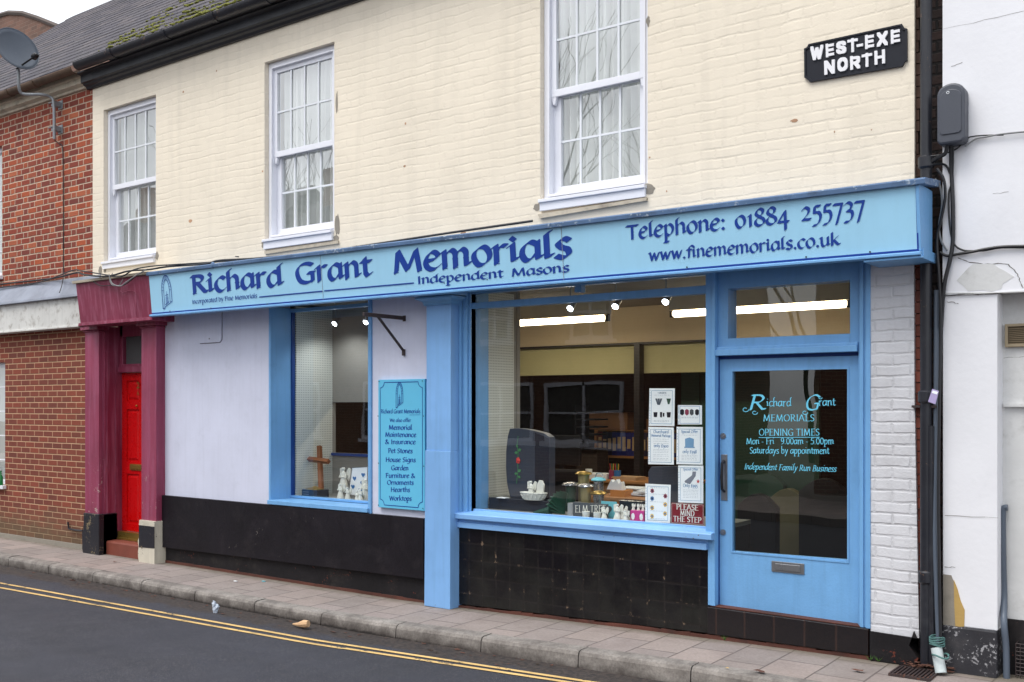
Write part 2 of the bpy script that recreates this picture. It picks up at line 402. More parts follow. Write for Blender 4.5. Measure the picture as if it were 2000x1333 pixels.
M['room'] = paint('dim_room', (96, 94, 90), .9, .2, .1)
M['leaf'] = paint('dead_leaf', (88, 56, 44), .8, .3, .2)
M['leafy'] = paint('yellow_leaf', (196, 160, 80), .8, .2, .2)
M['weed'] = paint('weed_green', (66, 104, 40), .7, .3, .1)
M['litter'] = paint('crumpled_tan_litter', (196, 160, 122), .7, .1, .2)
M['plastic'] = paint('crumpled_clear_plastic', (190, 200, 214), .2, .1, .1)
M['lilac'] = paint('lilac_tag', (170, 158, 200), .5, .1, .1)
M['bgreen'] = paint('green_glass', (20, 120, 60), .2, .1, .0)
M['rose'] = paint('rose_red', (196, 56, 56), .5, .2, .0)
M['rgreen'] = paint('rose_green', (70, 130, 84), .5, .2, .0)
M['yel'] = paint('yellow_flower', (210, 170, 60), .5, .1, .0)
M['bl2'] = paint('flower_blue', (44, 110, 170), .5, .1, .0)
M['pur'] = paint('flower_purple', (140, 50, 80), .5, .1, .0)
M['moss'] = paint('moss', (104, 106, 44), .95, .35, .3, bump=.8, bscale=120, gc=(60, 66, 20))
M['bark'] = paint('bark', (70, 62, 54), .9, .2, .3)
M['tube'] = emis('lit_fluorescent_tube', (1, .85, .60), 6)
M['spot'] = emis('lit_spot', (.9, .95, 1), 9)
M['glass'] = glass('window_glass', 1.6)
M['glassup'] = glass('upper_glass', 6.0, cap=.42)
M['glassdoor'] = glass('dark_door_glass', 2.0, (.62, .66, .62))
M['frost'] = paint('ribbed_frosted_glass', (84, 88, 88), .35, .05, .1)
M['cream'] = brick('cream_painted_brick', None, None, L=.23, H=.0765, j=.012, flem=True, paintc=(233, 223, 205), warp=.026, bumpd=.006, bstr=.36, soft=1.4, grime=.13, fade=.95)
M['whbrick'] = brick('white_painted_brick', None, None, L=.24, H=.078, j=.013, paintc=(210, 211, 216), warp=.020, bumpd=.007, bstr=.7, soft=.8, grime=.35, pmort=.85, rough=.6, fade=.75)
M['oldbrick'] = brick('old_red_brick', [(122, 46, 32), (150, 62, 38), (112, 48, 40), (176, 82, 44), (134, 54, 38), (178, 94, 60)], (188, 168, 148), L=.225, H=.0785, j=.011, flem=True, warp=.008, mottle=.12, soft=.8, gbot=None)
M['newbrick'] = brick('modern_red_brick', [(118, 56, 42), (132, 64, 46), (110, 54, 42), (140, 66, 46), (124, 60, 46)], (186, 150, 118), L=.225, H=.0755, j=.011, warp=.002, mottle=.08, soft=.3, gbot=(.45, (86, 84, 60), .6))
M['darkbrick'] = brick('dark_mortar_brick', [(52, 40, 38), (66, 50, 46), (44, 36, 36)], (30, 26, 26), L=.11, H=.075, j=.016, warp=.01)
M['oppbrick'] = brick('opposite_brown_brick', [(120, 84, 66), (136, 92, 72), (108, 76, 62)], (150, 134, 118), L=.225, H=.075)
M['tile'] = brick('black_wall_tiles', [(9, 8, 13), (15, 13, 19), (20, 19, 22), (12, 12, 14)], (40, 36, 35), L=.152, H=.152, j=.0020, off=0, warp=.004, rough=.3, bumpd=.003, soft=2.6, mottle=.04, grime=.0, mglint=(150, 128, 108), shift=(.05, .03), fade=.98)
M['tilestep'] = brick('black_step_tiles', [(14, 12, 17), (20, 17, 22), (24, 21, 24)], (58, 40, 35), L=.23, H=.4, j=.004, off=0, warp=.003, rough=.35, bumpd=.004, soft=1.6, grime=.4)
M['slate'] = brick('roof_slates', [(70, 68, 76), (84, 80, 88), (62, 60, 70), (94, 88, 92), (76, 74, 80)], (36, 35, 40), L=.28, H=.19*1.0, j=.010, uv='roof', warp=.008, mottle=.10, bumpd=.02, bstr=.8, grime=.4)
M['slabs'] = brick('paving_slabs', [(150, 139, 135), (142, 133, 129), (158, 145, 139), (138, 130, 126)], (70, 62, 60), L=.45, H=.335, j=.0055, uv='yx', warp=.004, rough=.9, bumpd=.004, mottle=.10, grime=.35, soft=1.2)
def kerbmat():
    t = NT('kerb_concrete'); t.pos()
    c = t.mix(t.ramp(t.noise(4.5, 8, rough=.75), .34, .68), lin((96, 90, 86)), lin((154, 148, 142)))
    c = t.mix(t.ramp(t.noise(60, 4), .45, .8, 0, .5), c, lin((70, 66, 64)))
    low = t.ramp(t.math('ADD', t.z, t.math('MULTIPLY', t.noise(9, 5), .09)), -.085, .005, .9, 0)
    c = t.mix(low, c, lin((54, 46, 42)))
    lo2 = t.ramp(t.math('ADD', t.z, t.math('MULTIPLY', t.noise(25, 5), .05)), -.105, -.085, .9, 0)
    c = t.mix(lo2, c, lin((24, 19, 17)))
    return t.fin(c, .85, t.bump(t.noise(70, 5), .5, .004))
M['kerb'] = kerbmat()
def roadmat():
    t = NT('asphalt'); t.pos()
    c = t.mix(t.ramp(t.noise(1.1, 6, sc=(.35, 1.6, 1)), .3, .7), lin((33, 35, 46)), lin((46, 48, 60)))
    c = t.mix(t.ramp(t.noise(90, 3, rough=.8), .42, .62, 0, .75), c, lin((30, 30, 36)))
    c = t.mix(t.ramp(t.noise(.9, 3), .56, .60, 0, .22), c, lin((36, 36, 42)))
    sp = t.ramp(t.noise(180, 2), .58, .68, 0, .8); c = t.mix(sp, c, lin((120, 118, 118)))
    edge = t.ramp(t.math('ADD', t.y, t.math('MULTIPLY', t.noise(4, 6, rough=.7), .5)), -1.15+.2, -.85, 0, .95)
    c = t.mix(edge, c, t.mix(t.ramp(t.noise(30, 5), .4, .65), lin((36, 31, 30)), lin((66, 57, 52))))
    return t.fin(c, t.ramp(t.noise(3, 4), .3, .7, .75, .9), t.bump(t.noise(300, 3), .5, .003))
M['road'] = roadmat()
def pegmat(cx):
    t = NT('white_pegboard'); t.pos()
    k = 1/.0254
    a = t.math('SUBTRACT', t.math('FRACT', t.math('MULTIPLY', t.y, k)), .5); b = t.math('SUBTRACT', t.math('FRACT', t.math('MULTIPLY', t.z, k)), .5)
    d = t.math('SQRT', t.math('ADD', t.math('MULTIPLY', a, a), t.math('MULTIPLY', b, b)))
    c = t.mix(t.ramp(d, .16, .2), (.08, .08, .08, 1), lin((205, 208, 200)))
    return t.fin(c, .6)
M['peg'] = pegmat(0)

# ------------------------------------------------------------------ pen lettering
def catmull(P, k=6):
    if len(P) < 3: return P
    closed = P[0] == P[-1]; out = []
    Q = ([P[-2]] + P + [P[1]]) if closed else ([P[0]] + P + [P[-1]])
    for i in range(1, len(Q)-2):
        p0, p1, p2, p3 = Q[i-1], Q[i], Q[i+1], Q[i+2]
        for s in range(k):
            t = s/k
            out.append(tuple(.5*((2*p1[a]) + (-p0[a]+p2[a])*t + (2*p0[a]-5*p1[a]+4*p2[a]-p3[a])*t*t + (-p0[a]+3*p1[a]-3*p2[a]+p3[a])*t**3) for a in (0, 1)))
    out.append(P[-1]); return out
C, A_, X1, DS = 1.42, 1.68, 1.0, -.58
GL = {
'a': (.98, 'S.74,.86 .46,1 .17,.75 .1,.36 .25,.04 .48,.08 .76,.45|L.78,1 .78,.12 .97,.2'),
'b': (.95, 'L.17,A .17,.1|S.17,.12 .45,0 .76,.25 .78,.65 .55,1 .17,.72'),
'c': (.82, 'S.74,.86 .5,1 .2,.8 .1,.45 .25,.08 .5,0 .78,.2'),
'd': (1.02, 'S.76,.86 .46,1 .17,.75 .1,.36 .25,.04 .48,.06 .78,.4|L.98,1.72 .8,1.55 .8,.12 1,.2'),
'e': (.86, 'S.14,.52 .5,.56 .74,.76 .55,1 .3,.92 .1,.5 .2,.12 .5,0 .8,.2'),
'f': (.66, 'S.8,1.6 .58,1.7 .4,1.45 .36,1 .33,.4 .3,0|L.08,.95 .66,.95'),
'g': (.96, 'S.76,.86 .46,1 .17,.75 .12,.4 .3,.1 .5,.12 .76,.45|S.78,1 .78,.3 .7,-.3 .4,-.52 .1,-.4'),
'h': (1.0, 'L.36,1.74 .17,1.58 .17,0|S.17,.68 .5,1 .74,.85 .76,.5|L.76,.5 .76,.12 .95,.2'),
'i': (.5, 'L.02,.86 .2,.98 .2,.12 .42,.2|D.22,1.42'),
'j': (.5, 'L.02,.86 .22,.98 .22,-.4|D.22,1.42'),
'k': (.92, 'L.17,A .17,0|L.72,.98 .2,.45|L.34,.56 .74,.08 .92,.14'),
'l': (.5, 'L.38,1.74 .19,1.58 .19,.12 .42,.2'),
'm': (1.5, 'L0,.86 .19,.98 .19,0|S.19,.68 .48,1 .7,.85 .71,.5|L.71,.5 .71,0|S.71,.68 1,1 1.22,.85 1.23,.5|L1.23,.5 1.23,.12 1.43,.2'),
'n': (1.0, 'L0,.86 .19,.98 .19,0|S.19,.68 .5,1 .74,.85 .76,.5|L.76,.5 .76,.12 .96,.2'),
'o': (.95, 'S.48,1 .17,.78 .1,.45 .25,.08 .48,0 .76,.22 .84,.55 .7,.9 .48,1'),
'p': (.98, 'L0,.86 .19,.98 .19,D|S.19,.72 .5,1 .78,.75 .78,.35 .5,0 .19,.15|L.02,D .4,D'),
'q': (.98, 'S.76,.86 .46,1 .17,.75 .1,.36 .25,.04 .48,.06 .78,.4|L.78,1 .78,D'),
'r': (.74, 'L0,.86 .19,.98 .19,0|S.19,.62 .4,.94 .66,.93'),
's': (.74, 'S.64,.87 .4,1 .16,.8 .3,.55 .55,.42 .6,.15 .38,0 .07,.12'),
't': (.66, 'L.28,1.3 .28,.25 .4,.06 .62,.2|L.06,.95 .62,.95'),
'u': (1.0, 'L0,.9 .18,.98 .18,.35|S.18,.35 .3,.03 .55,.08 .77,.4|L.77,1 .77,.12 .96,.2'),
'v': (.88, 'L.02,.94 .18,.98 .42,.05 .8,.98'),
'w': (1.3, 'L.02,.94 .18,.98 .38,.05 .66,.95|L.66,.95 .86,.05 1.22,.98'),
'x': (.86, 'L.05,.95 .2,.95 .68,.05 .82,.08|L.76,.98 .1,.02'),
'y': (.9, 'L.02,.94 .18,.98 .45,.08|L.8,.98 .4,-.1 .12,D'),
'z': (.82, 'L.1,.93 .72,.93 .1,.05 .74,.05'),
'A': (1.3, 'L.05,0 .6,C 1.15,0|L.28,.48 .95,.48'),
'B': (1.12, 'L.25,C .25,0|S.25,C .7,1.38 .8,1.05 .6,.78 .25,.75|S.25,.75 .75,.72 .95,.38 .7,.02 .25,0'),
'C': (1.2, 'S1.08,1.2 .75,1.43 .3,1.2 .12,.7 .3,.15 .7,0 1.1,.22'),
'D': (1.32, 'L.25,C .25,0|S.1,C .7,1.4 1.12,1.1 1.15,.5 .8,.05 .1,0'),
'E': (1.06, 'L.25,C .25,0|L.1,1.4 .92,1.4|L.25,.76 .8,.76|L.1,.02 .98,.02'),
'F': (1.0, 'L.25,C .25,0|L.08,1.4 .92,1.4|L.25,.76 .78,.76'),
'G': (1.32, 'S1.12,1.22 .75,1.43 .3,1.2 .12,.7 .3,.15 .7,0 1.08,.12|L1.1,.62 1.1,.06|L.82,.62 1.22,.62'),
'H': (1.36, 'L.25,C .25,0|L1.1,C 1.1,0|L.25,.76 1.1,.76'),
'I': (.56, 'L.28,C .28,0'),
'L': (1.0, 'L.25,C .25,0|L.1,.02 .95,.02'),
'M': (1.66, 'L.22,0 .36,C .82,.1 1.3,C 1.44,0'),
'N': (1.4, 'L.22,0 .22,C|L.22,C 1.16,0|L1.16,0 1.16,C'),
'O': (1.4, 'S.7,1.43 .3,1.2 .12,.7 .3,.2 .7,0 1.1,.22 1.28,.72 1.1,1.22 .7,1.43'),
'P': (1.06, 'L.25,C .25,0|S.1,C .68,1.4 .94,1.08 .75,.68 .25,.64'),
'R': (1.2, 'L.25,C .25,0|S.08,C .65,1.4 .88,1.1 .7,.76 .25,.72|L.5,.72 1.0,.08 1.2,.1'),
'S': (.96, 'S.82,1.25 .5,1.43 .18,1.15 .3,.85 .7,.6 .82,.3 .5,0 .12,.15'),
'T': (1.14, 'L.57,C .57,0|L.06,1.38 1.1,1.38'),
'W': (1.8, 'L.05,1.38 .2,1.38 .5,.04 .92,1.38 1.3,.04 1.72,1.4'),
'0': (.98, 'S.49,1 .17,.8 .12,.45 .28,.08 .49,0 .76,.22 .84,.55 .72,.88 .49,1'),
'1': (.62, 'L.12,.86 .32,1 .32,0'),
'2': (.9, 'S.12,.78 .35,1 .66,.85 .6,.5 .15,.05|L.12,.05 .8,.05'),
'3': (.86, 'S.12,.84 .4,1 .68,.8 .55,.45 .3,.36|S.3,.36 .68,.28 .72,-.1 .45,-.45 .1,-.48'),
'4': (.96, 'L.62,D .62,1 .06,.1 .88,.1'),
'5': (.86, 'L.72,1 .28,1 .22,.5|S.22,.5 .6,.5 .74,.12 .5,-.38 .1,-.5'),
'7': (.86, 'L.1,.95 .78,.95 .3,D'),
'8': (.94, 'S.46,.75 .18,.98 .28,1.3 .5,1.42 .74,1.25 .68,.98 .42,.74 .14,.48 .14,.15 .45,0 .78,.18 .78,.5 .46,.75'),
'9': (.94, 'S.76,.62 .6,1 .3,.98 .12,.65 .28,.3 .55,.3 .78,.62 .7,0 .3,-.5'),
'&': (1.3, 'S1.1,.62 .85,.2 .5,0 .18,.15 .2,.5 .6,.85 .7,1.2 .48,1.4 .3,1.2 .5,.75 1.15,.05'),
'.': (.42, 'D.2,.08'), ':': (.46, 'D.22,.1|D.22,.8'), '-': (.62, 'L.08,.5 .5,.5'), ' ': (.55, ''), ',': (.4, 'D.2,.05'),
'£': (1.0, 'S.85,1.2 .6,1.42 .36,1.15 .38,.6 .3,.1 .1,.05|L.1,.04 .9,.04|L.12,.7 .7,.7'),
}
LINING = {'0': (1.0, 'S.5,C .2,1.15 .13,.7 .25,.2 .5,0 .75,.2 .87,.7 .78,1.15 .5,C'), '5': (.95, 'L.78,1.38 .3,1.38 .24,.85|S.24,.85 .65,.85 .82,.45 .55,.02 .12,.08'),
          '9': (.98, 'S.8,.95 .65,1.4 .3,1.35 .14,1 .3,.65 .6,.65 .82,1 .72,.3 .25,0')}
GC = {}
def glyph(ch, w, th, ang, cell, lining=False, serif=0.0, hk=1.0):
    key = (ch, w, th, ang, cell, lining, serif, hk)
    if key in GC: return GC[key]
    src = (LINING if lining and ch in LINING else GL).get(ch, GL['-'])
    adv = src[0]; hulls = []
    ca, sa = math.cos(ang), math.sin(ang)
    nib = [(x*ca - y*sa, x*sa + y*ca) for x, y in ((-w/2, -th/2), (w/2, -th/2), (w/2, th/2), (-w/2, th/2))]
    def hull(pts):
        pts = sorted(set((round(a, 5), round(b, 5)) for a, b in pts)); 
        def half(P):
            r = []
            for p in P:
                while len(r) > 1 and (r[-1][0]-r[-2][0])*(p[1]-r[-2][1]) - (r[-1][1]-r[-2][1])*(p[0]-r[-2][0]) <= 1e-9: r.pop()
                r.append(p)
            return r
        a = half(pts); b = half(pts[::-1]); return a[:-1] + b[:-1]
    def seg(p, q, nb=nib): hulls.append(hull([(p[0]+a, p[1]+b) for a, b in nb] + [(q[0]+a, q[1]+b) for a, b in nb]))
    snib = [(-.001, -th*.6), (.001, -th*.6), (.001, th*.6), (-.001, th*.6)]
    for st in (src[1].split('|') if src[1] else []):
        pts = [tuple({'C': C, 'A': A_, 'D': DS}.get(q) if q in 'CAD' and q else float(q) for q in s_.split(',')) for s_ in st[1:].split()]
        pts = [(a, 1+(b-1)*hk if b > 1 else b) for a, b in pts]
        if st[0] == 'D':
            r = w*.62; p = pts[0]
            hulls.append([(p[0], p[1]-r), (p[0]+r, p[1]), (p[0], p[1]+r), (p[0]-r, p[1])]); continue
        if serif and st[0] == 'L':
            for e, o in ((pts[0], pts[1]), (pts[-1], pts[-2])):
                if abs(e[0]-o[0]) < .2*abs(e[1]-o[1]) and abs(e[1]-o[1]) > .3: seg((e[0]-serif, e[1]), (e[0]+serif, e[1]), snib)
        if st[0] == 'S': pts = catmull(pts)
        for p, q in zip(pts, pts[1:]): seg(p, q)
    verts, faces = [], []
    if hulls:
        al = [p for h in hulls for p in h]
        x0 = min(p[0] for p in al)-cell*2; x1 = max(p[0] for p in al)+cell*2; y0 = min(p[1] for p in al)-cell*2; y1 = max(p[1] for p in al)+cell*2
        nx, ny = int((x1-x0)/cell)+2, int((y1-y0)/cell)+2
        gx = x0 + np.arange(nx)*cell; gy = y0 + np.arange(ny)*cell
        GX, GY = np.meshgrid(gx, gy, indexing='ij'); Fd = np.full(GX.shape, -1.0)
        for h in hulls:
            if len(h) < 3: continue
            i0 = max(0, int((min(p[0] for p in h)-x0)/cell)-2); i1 = min(nx, int((max(p[0] for p in h)-x0)/cell)+4)
            j0 = max(0, int((min(p[1] for p in h)-y0)/cell)-2); j1 = min(ny, int((max(p[1] for p in h)-y0)/cell)+4)
            sx, sy = GX[i0:i1, j0:j1], GY[i0:i1, j0:j1]; v = np.full(sx.shape, 9.0)
            for (a, b), (c, d) in zip(h, h[1:]+h[:1]):
                ln = math.hypot(c-a, d-b)
                if ln < 1e-6: continue
                v = np.minimum(v, ((c-a)*(sy-b) - (d-b)*(sx-a))/ln)
            Fd[i0:i1, j0:j1] = np.maximum(Fd[i0:i1, j0:j1], v)
        Fd = np.where(np.abs(Fd) < 1e-5, 1e-5, Fd)
        for j in range(ny-1):
            i = 0
            while i < nx-1:
                c4 = (Fd[i, j], Fd[i+1, j], Fd[i+1, j+1], Fd[i, j+1]); ins = [c > 0 for c in c4]
                if all(ins):
                    k = i
                    while k < nx-1 and Fd[k+1, j] > 0 and Fd[k+1, j+1] > 0: k += 1
                    o = len(verts); verts += [(gx[i], gy[j]), (gx[k], gy[j]), (gx[k], gy[j+1]), (gx[i], gy[j+1])]; faces.append((o, o+1, o+2, o+3)); i = max(k, i+1); continue
                if any(ins):
                    P = [(gx[i], gy[j]), (gx[i+1], gy[j]), (gx[i+1], gy[j+1]), (gx[i], gy[j+1])]; poly = []
                    for a in range(4):
                        b = (a+1) % 4
                        if ins[a]: poly.append(P[a])
                        if ins[a] != ins[b]:
                            t = c4[a]/(c4[a]-c4[b]); poly.append((P[a][0]+(P[b][0]-P[a][0])*t, P[a][1]+(P[b][1]-P[a][1])*t))
                    if len(poly) > 2:
                        o = len(verts); verts += poly; faces.append(tuple(range(o, o+len(poly))))
                i += 1
    GC[key] = (adv, verts, faces); return GC[key]
def lettering(mb, text, p0, p1, xh, plane, w=.24, th=.06, ang=.65, cell=.035, slant=0.0, lining=False, serif=0.0, track=0.0, hk=1.0):
    """fit text between world points p0..p1 (x,z) on the baseline; plane: y or function z->y"""
    tot = sum(glyph(c, w, th, ang, cell, lining, serif, hk)[0] + track for c in text) - track
    (xa, za), (xb, zb) = p0, p1; sx = (xb-xa)/tot; cx = 0.0
    for c in text:
        adv, vs, fs = glyph(c, w, th, ang, cell, lining, serif, hk)
        out = []
        for (a, b) in vs:
            gx_ = (cx + a + slant*b); x = xa + gx_*sx; z = za + (zb-za)*gx_/tot + b*xh
            out.append((x, plane(z) if callable(plane) else plane, z))
        mb.add(out, fs); cx += adv + track
    return mb
def line(mb, p, q, t, y):
    "flat painted stroke of thickness t from p to q (x,z)"
    d = Vector((q[0]-p[0], q[1]-p[1])); 
    if d.length < 1e-6: return
    n = Vector((-d.y, d.x)).normalized()*t/2
    Y = (lambda z: y(z)) if callable(y) else (lambda z: y)
    P = [(p[0]-n.x, p[1]-n.y), (q[0]-n.x, q[1]-n.y), (q[0]+n.x, q[1]+n.y), (p[0]+n.x, p[1]+n.y)]
    mb.quad(*[(a, Y(b), b) for a, b in P])
def arch(mb, x0, x1, z0, z1, y, t):
    "pointed arch emblem with inner arch, masonry ticks, cross and sloping foot"
    w, h = x1-x0, z1-z0
    def pa(s): # outline points from foot-left over the apex to foot-right
        L = [(x0+s, z0+h*.0), (x0+s, z0+h*.55)]
        for i in range(1, 7): 
            k = i/6; L.append((x0+s+(w/2-s)*(1-math.cos(k*PI/2))**.9, z0+h*(.55)+(h*.45-s*1.4)*math.sin(k*PI/2)**.95 if k < 1 else z1-s*1.4))
        R = [(x0+x1-a, max(b, z0+h*.2)) for a, b in L[::-1]]
        return L + R[1:]
    o = pa(0); i_ = pa(w*.2); e = 0
    for P, tt in ((o, t*1.3), (i_, t)):
        for a, b in zip(P, P[1:]): e += 1; line(mb, a, b, tt, (lambda e_: (lambda z: (y(z) if callable(y) else y) - e_*.00002))(e))
    for a, b in list(zip(o, i_))[::1]: e += 1; line(mb, a, b, t*.8, (lambda e_: (lambda z: (y(z) if callable(y) else y) - e_*.00002))(e))
    mx = (x0+x1)/2
    for a, b in (((mx, z0+h*.16), (mx, z0+h*.52)), ((mx-w*.16, z0+h*.4), (mx+w*.16, z0+h*.42)), ((x0+w*.2, z0+h*.05), (x1, z0+h*.2)), ((x0, z0), (x0+w*.25, z0+h*.04)), ((mx-w*.22, z0+h*.12), (mx+w*.2, z0+h*.2)), ((mx-w*.1, z0+h*.1), (mx-w*.1, z0+h*.36)), ((mx+w*.1, z0+h*.16), (mx+w*.1, z0+h*.36))):
        e += 1; line(mb, a, b, t, (lambda e_: (lambda z: (y(z) if callable(y) else y) - e_*.00002))(e))

# ------------------------------------------------------------------ the setting: road, kerb, pavement
KY = -.72; KO = -.86; RZ = -.125
xs = [X(0)-30] + [a for a, _ in GK[1:-1]] + [14]
mb = MB(); mb.add([(-200, -60, RZ-.12), (120, -60, RZ-.12), (120, 60, RZ-.12), (-200, 60, RZ-.12)], [(0, 1, 2, 3)])
mb.build('ground', paint('ground_soil', (90, 84, 78), .9), kind='structure')
mb = MB()
N = 60
for i in range(400):
    a = -60 + i*.2; b = a + .2
    mb.quad((a, -9.2, RZ+gz(a)*.7), (b, -9.2, RZ+gz(b)*.7), (b, KO+.02, RZ+gz(b)*.7), (a, KO+.02, RZ+gz(a)*.7))
mb.build('road', M['road'], kind='structure')
mb = MB()
for i in range(N):
    a = -60 + i*1.3; b = a + 1.3
    mb.quad((a, KY, gz(a)-.012), (b, KY, gz(b)-.012), (b, .5, gz(b)), (a, .5, gz(a)))
mb.build('pavement', M['slabs'], kind='structure')
mb = MB(); x = X(627-0, KO)-.91*45
for i in range(75):
    a, b = x+.005, x+.905; za, zb = gz(a)-.010+random.uniform(-.004, .004), gz(b)-.010+random.uniform(-.004, .004)
    prof = lambda zz: [(KY-.002, zz), (KO+.035, zz-.003), (KO+.012, zz-.012), (KO, zz-.035), (KO-.012, zz-.2), (KY-.002, zz-.2)]
    A = [(a, y, z) for y, z in prof(za)]; B = [(b, y, z) for y, z in prof(zb)]; n = 6
    mb.add(A+B, [(k, (k+1) % n, (k+1) % n+n, k+n) for k in range(n)] + [list(range(n)), list(range(2*n-1, n-1, -1))])
    x += .91
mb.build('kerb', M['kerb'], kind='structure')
mb = MB()   # far pavement, under the opposite houses
for i in range(N):
    a = -60 + i*1.3; b = a+1.3
    mb.box(a, b, -12, -9.2, -.2, .02+gz(a)*.5)
mb.build('far_pavement', M['slabs'], kind='structure')
mb = MB()
for (pa, pb) in ((( 0, 1140.5), (1096, 1333)), ((0, 1149), (1052, 1333))):
    A = G(*pa, RZ); B = G(*pb, RZ); d = (Vector(B)-Vector(A)); d.normalize()
    S = Vector(A) - d*25; n = Vector((-d.y, d.x, 0))*.022
    k = 0
    while k < 62:
        ln = random.uniform(2.5, 6); gap = .0
        p, q = S+d*k, S+d*(k+ln); j = random.uniform(-.006, .006)
        NS = int(ln/.25)
        for s_ in range(NS):
            p2, q2 = p+(q-p)*(s_/NS), p+(q-p)*((s_+1)/NS)
            zz = lambda v: RZ+gz(v.x)*.7+.005
            w1, w2 = 1, 1
            P = [p2-n, q2-n, q2+n, p2+n]
            mb.quad(*[(v.x, v.y+j, zz(v)) for v in P])
        k += ln + gap
mb.build('double_yellow_line', M['road_y'], kind='structure', recalc=False)

# ------------------------------------------------------------------ the shop building
SB = thing('shop_building', 'cream painted brick building with a pale blue memorial shop front below', 'building', (X(1000), 0, 0))
XL, XR = X(181), X(1786)
EZ = Z(450, 86)             # underside of the black eaves
FT = Z(1000, 446, -.34)     # fascia top
def avg(*a): return sum(a)/len(a)
# sash windows: opening l, r, top z, sill top z, sill bottom z, then glass measurements
WINS = []
for (l, r, tl, tr, st, sb) in (((202.3), 304.5, 215.6, 186, (203, 513), (203, 527)), (516.5, 653, 122.7, 83, (520, 469), (520, 488)), (1055, 1265, -95, -150, (1061, 391), (1061, 413.5))):
    x0, x1 = X(l), X(r); zt = Z(l, tl) if tl > 0 else Z(516.5, 122.7)+.02
    WINS.append((x0, x1, zt, Z(*st), Z(*sb)))
holes = [(w[0], w[1], w[3]-.02, w[2]) for w in WINS]
MB().wall(XL, XR, FT-.35, EZ+.1, holes, 0, .3).build('upper_wall', M['cream'], SB)
# cement patches beside the sills
def patch(mb, px, py, rx, ry, seed, y=-.003):
    random.seed(seed); n = 16; cx, cz = W(px, py)
    s = D/(F*CS+(px-1000)*SN)
    P = [(cx + rx*s*1.05*math.cos(2*PI*k/n)*random.uniform(.7, 1.15), cz + ry*s*math.sin(2*PI*k/n)*random.uniform(.7, 1.15)) for k in range(n)]
    mb.prism(P, y, .01)
for i, (a, b, c, d) in enumerate(((1264, 370, 16, 12), (1050, 405, 10, 8), (1266, 42, 4, 11), (659, 440, 7, 22), (658, 200, 3, 22), (514, 478, 5, 9), (307, 500, 5, 8), (196, 528, 6, 9), (205, 528, 5, 5), (657, 466, 8, 7))): mb = MB(); patch(mb, a, b, c, d, i); mb.build('cement_patch', M['cement'], SB)
mb = MB()
for i, (a, b, c, d) in enumerate(((1269, 308, 2.5, 2.5), (1552, 236, 11, 5), (790, 325, 5, 3), (792, 242, 3, 4), (423, 139, 2, 3), (1630, 258, 2, 3), (1702, 254, 2, 2), (513, 335, 3, 3), (1170, 445, 3, 3), (905, 455, 9, 3), (358, 180, 4, 3), (372, 432, 8, 5), (1302, 374, 2, 3), (325, 520, 4, 4))): mb = MB(); patch(mb, a, b, c*.7, d*.7, 50+i, -.0015); mb.build('flaked_paint_patch', paint('flaked_brick_spots', (176, 140, 112), .9, .3, .4), SB)
MB().prism([W(1050, 419, -.03), W(1262, 386, -.03), W(1262, 392, -.03), W(1054, 427, -.03)], -.03, .02).build('stone_sill', M['stone'], SB)
MB().prism([W(516, 491, -.02), W(660, 470, -.02), W(660, 476, -.02), W(517, 497, -.02)], -.02, .02).build('stone_sill', M['stone'], SB)
random.seed(11)
def frame(mb, x0, x1, z0, z1, t, y0, y1, tb=None, tt=None):
    tb = tb or t; tt = tt or t
    mb.box(x0, x0+t, y0, y1, z0, z1); mb.box(x1-t, x1, y0, y1, z0, z1)
    mb.box(x0+t, x1-t, y0, y1, z0, z0+tb); mb.box(x0+t, x1-t, y0, y1, z1-tt, z1)
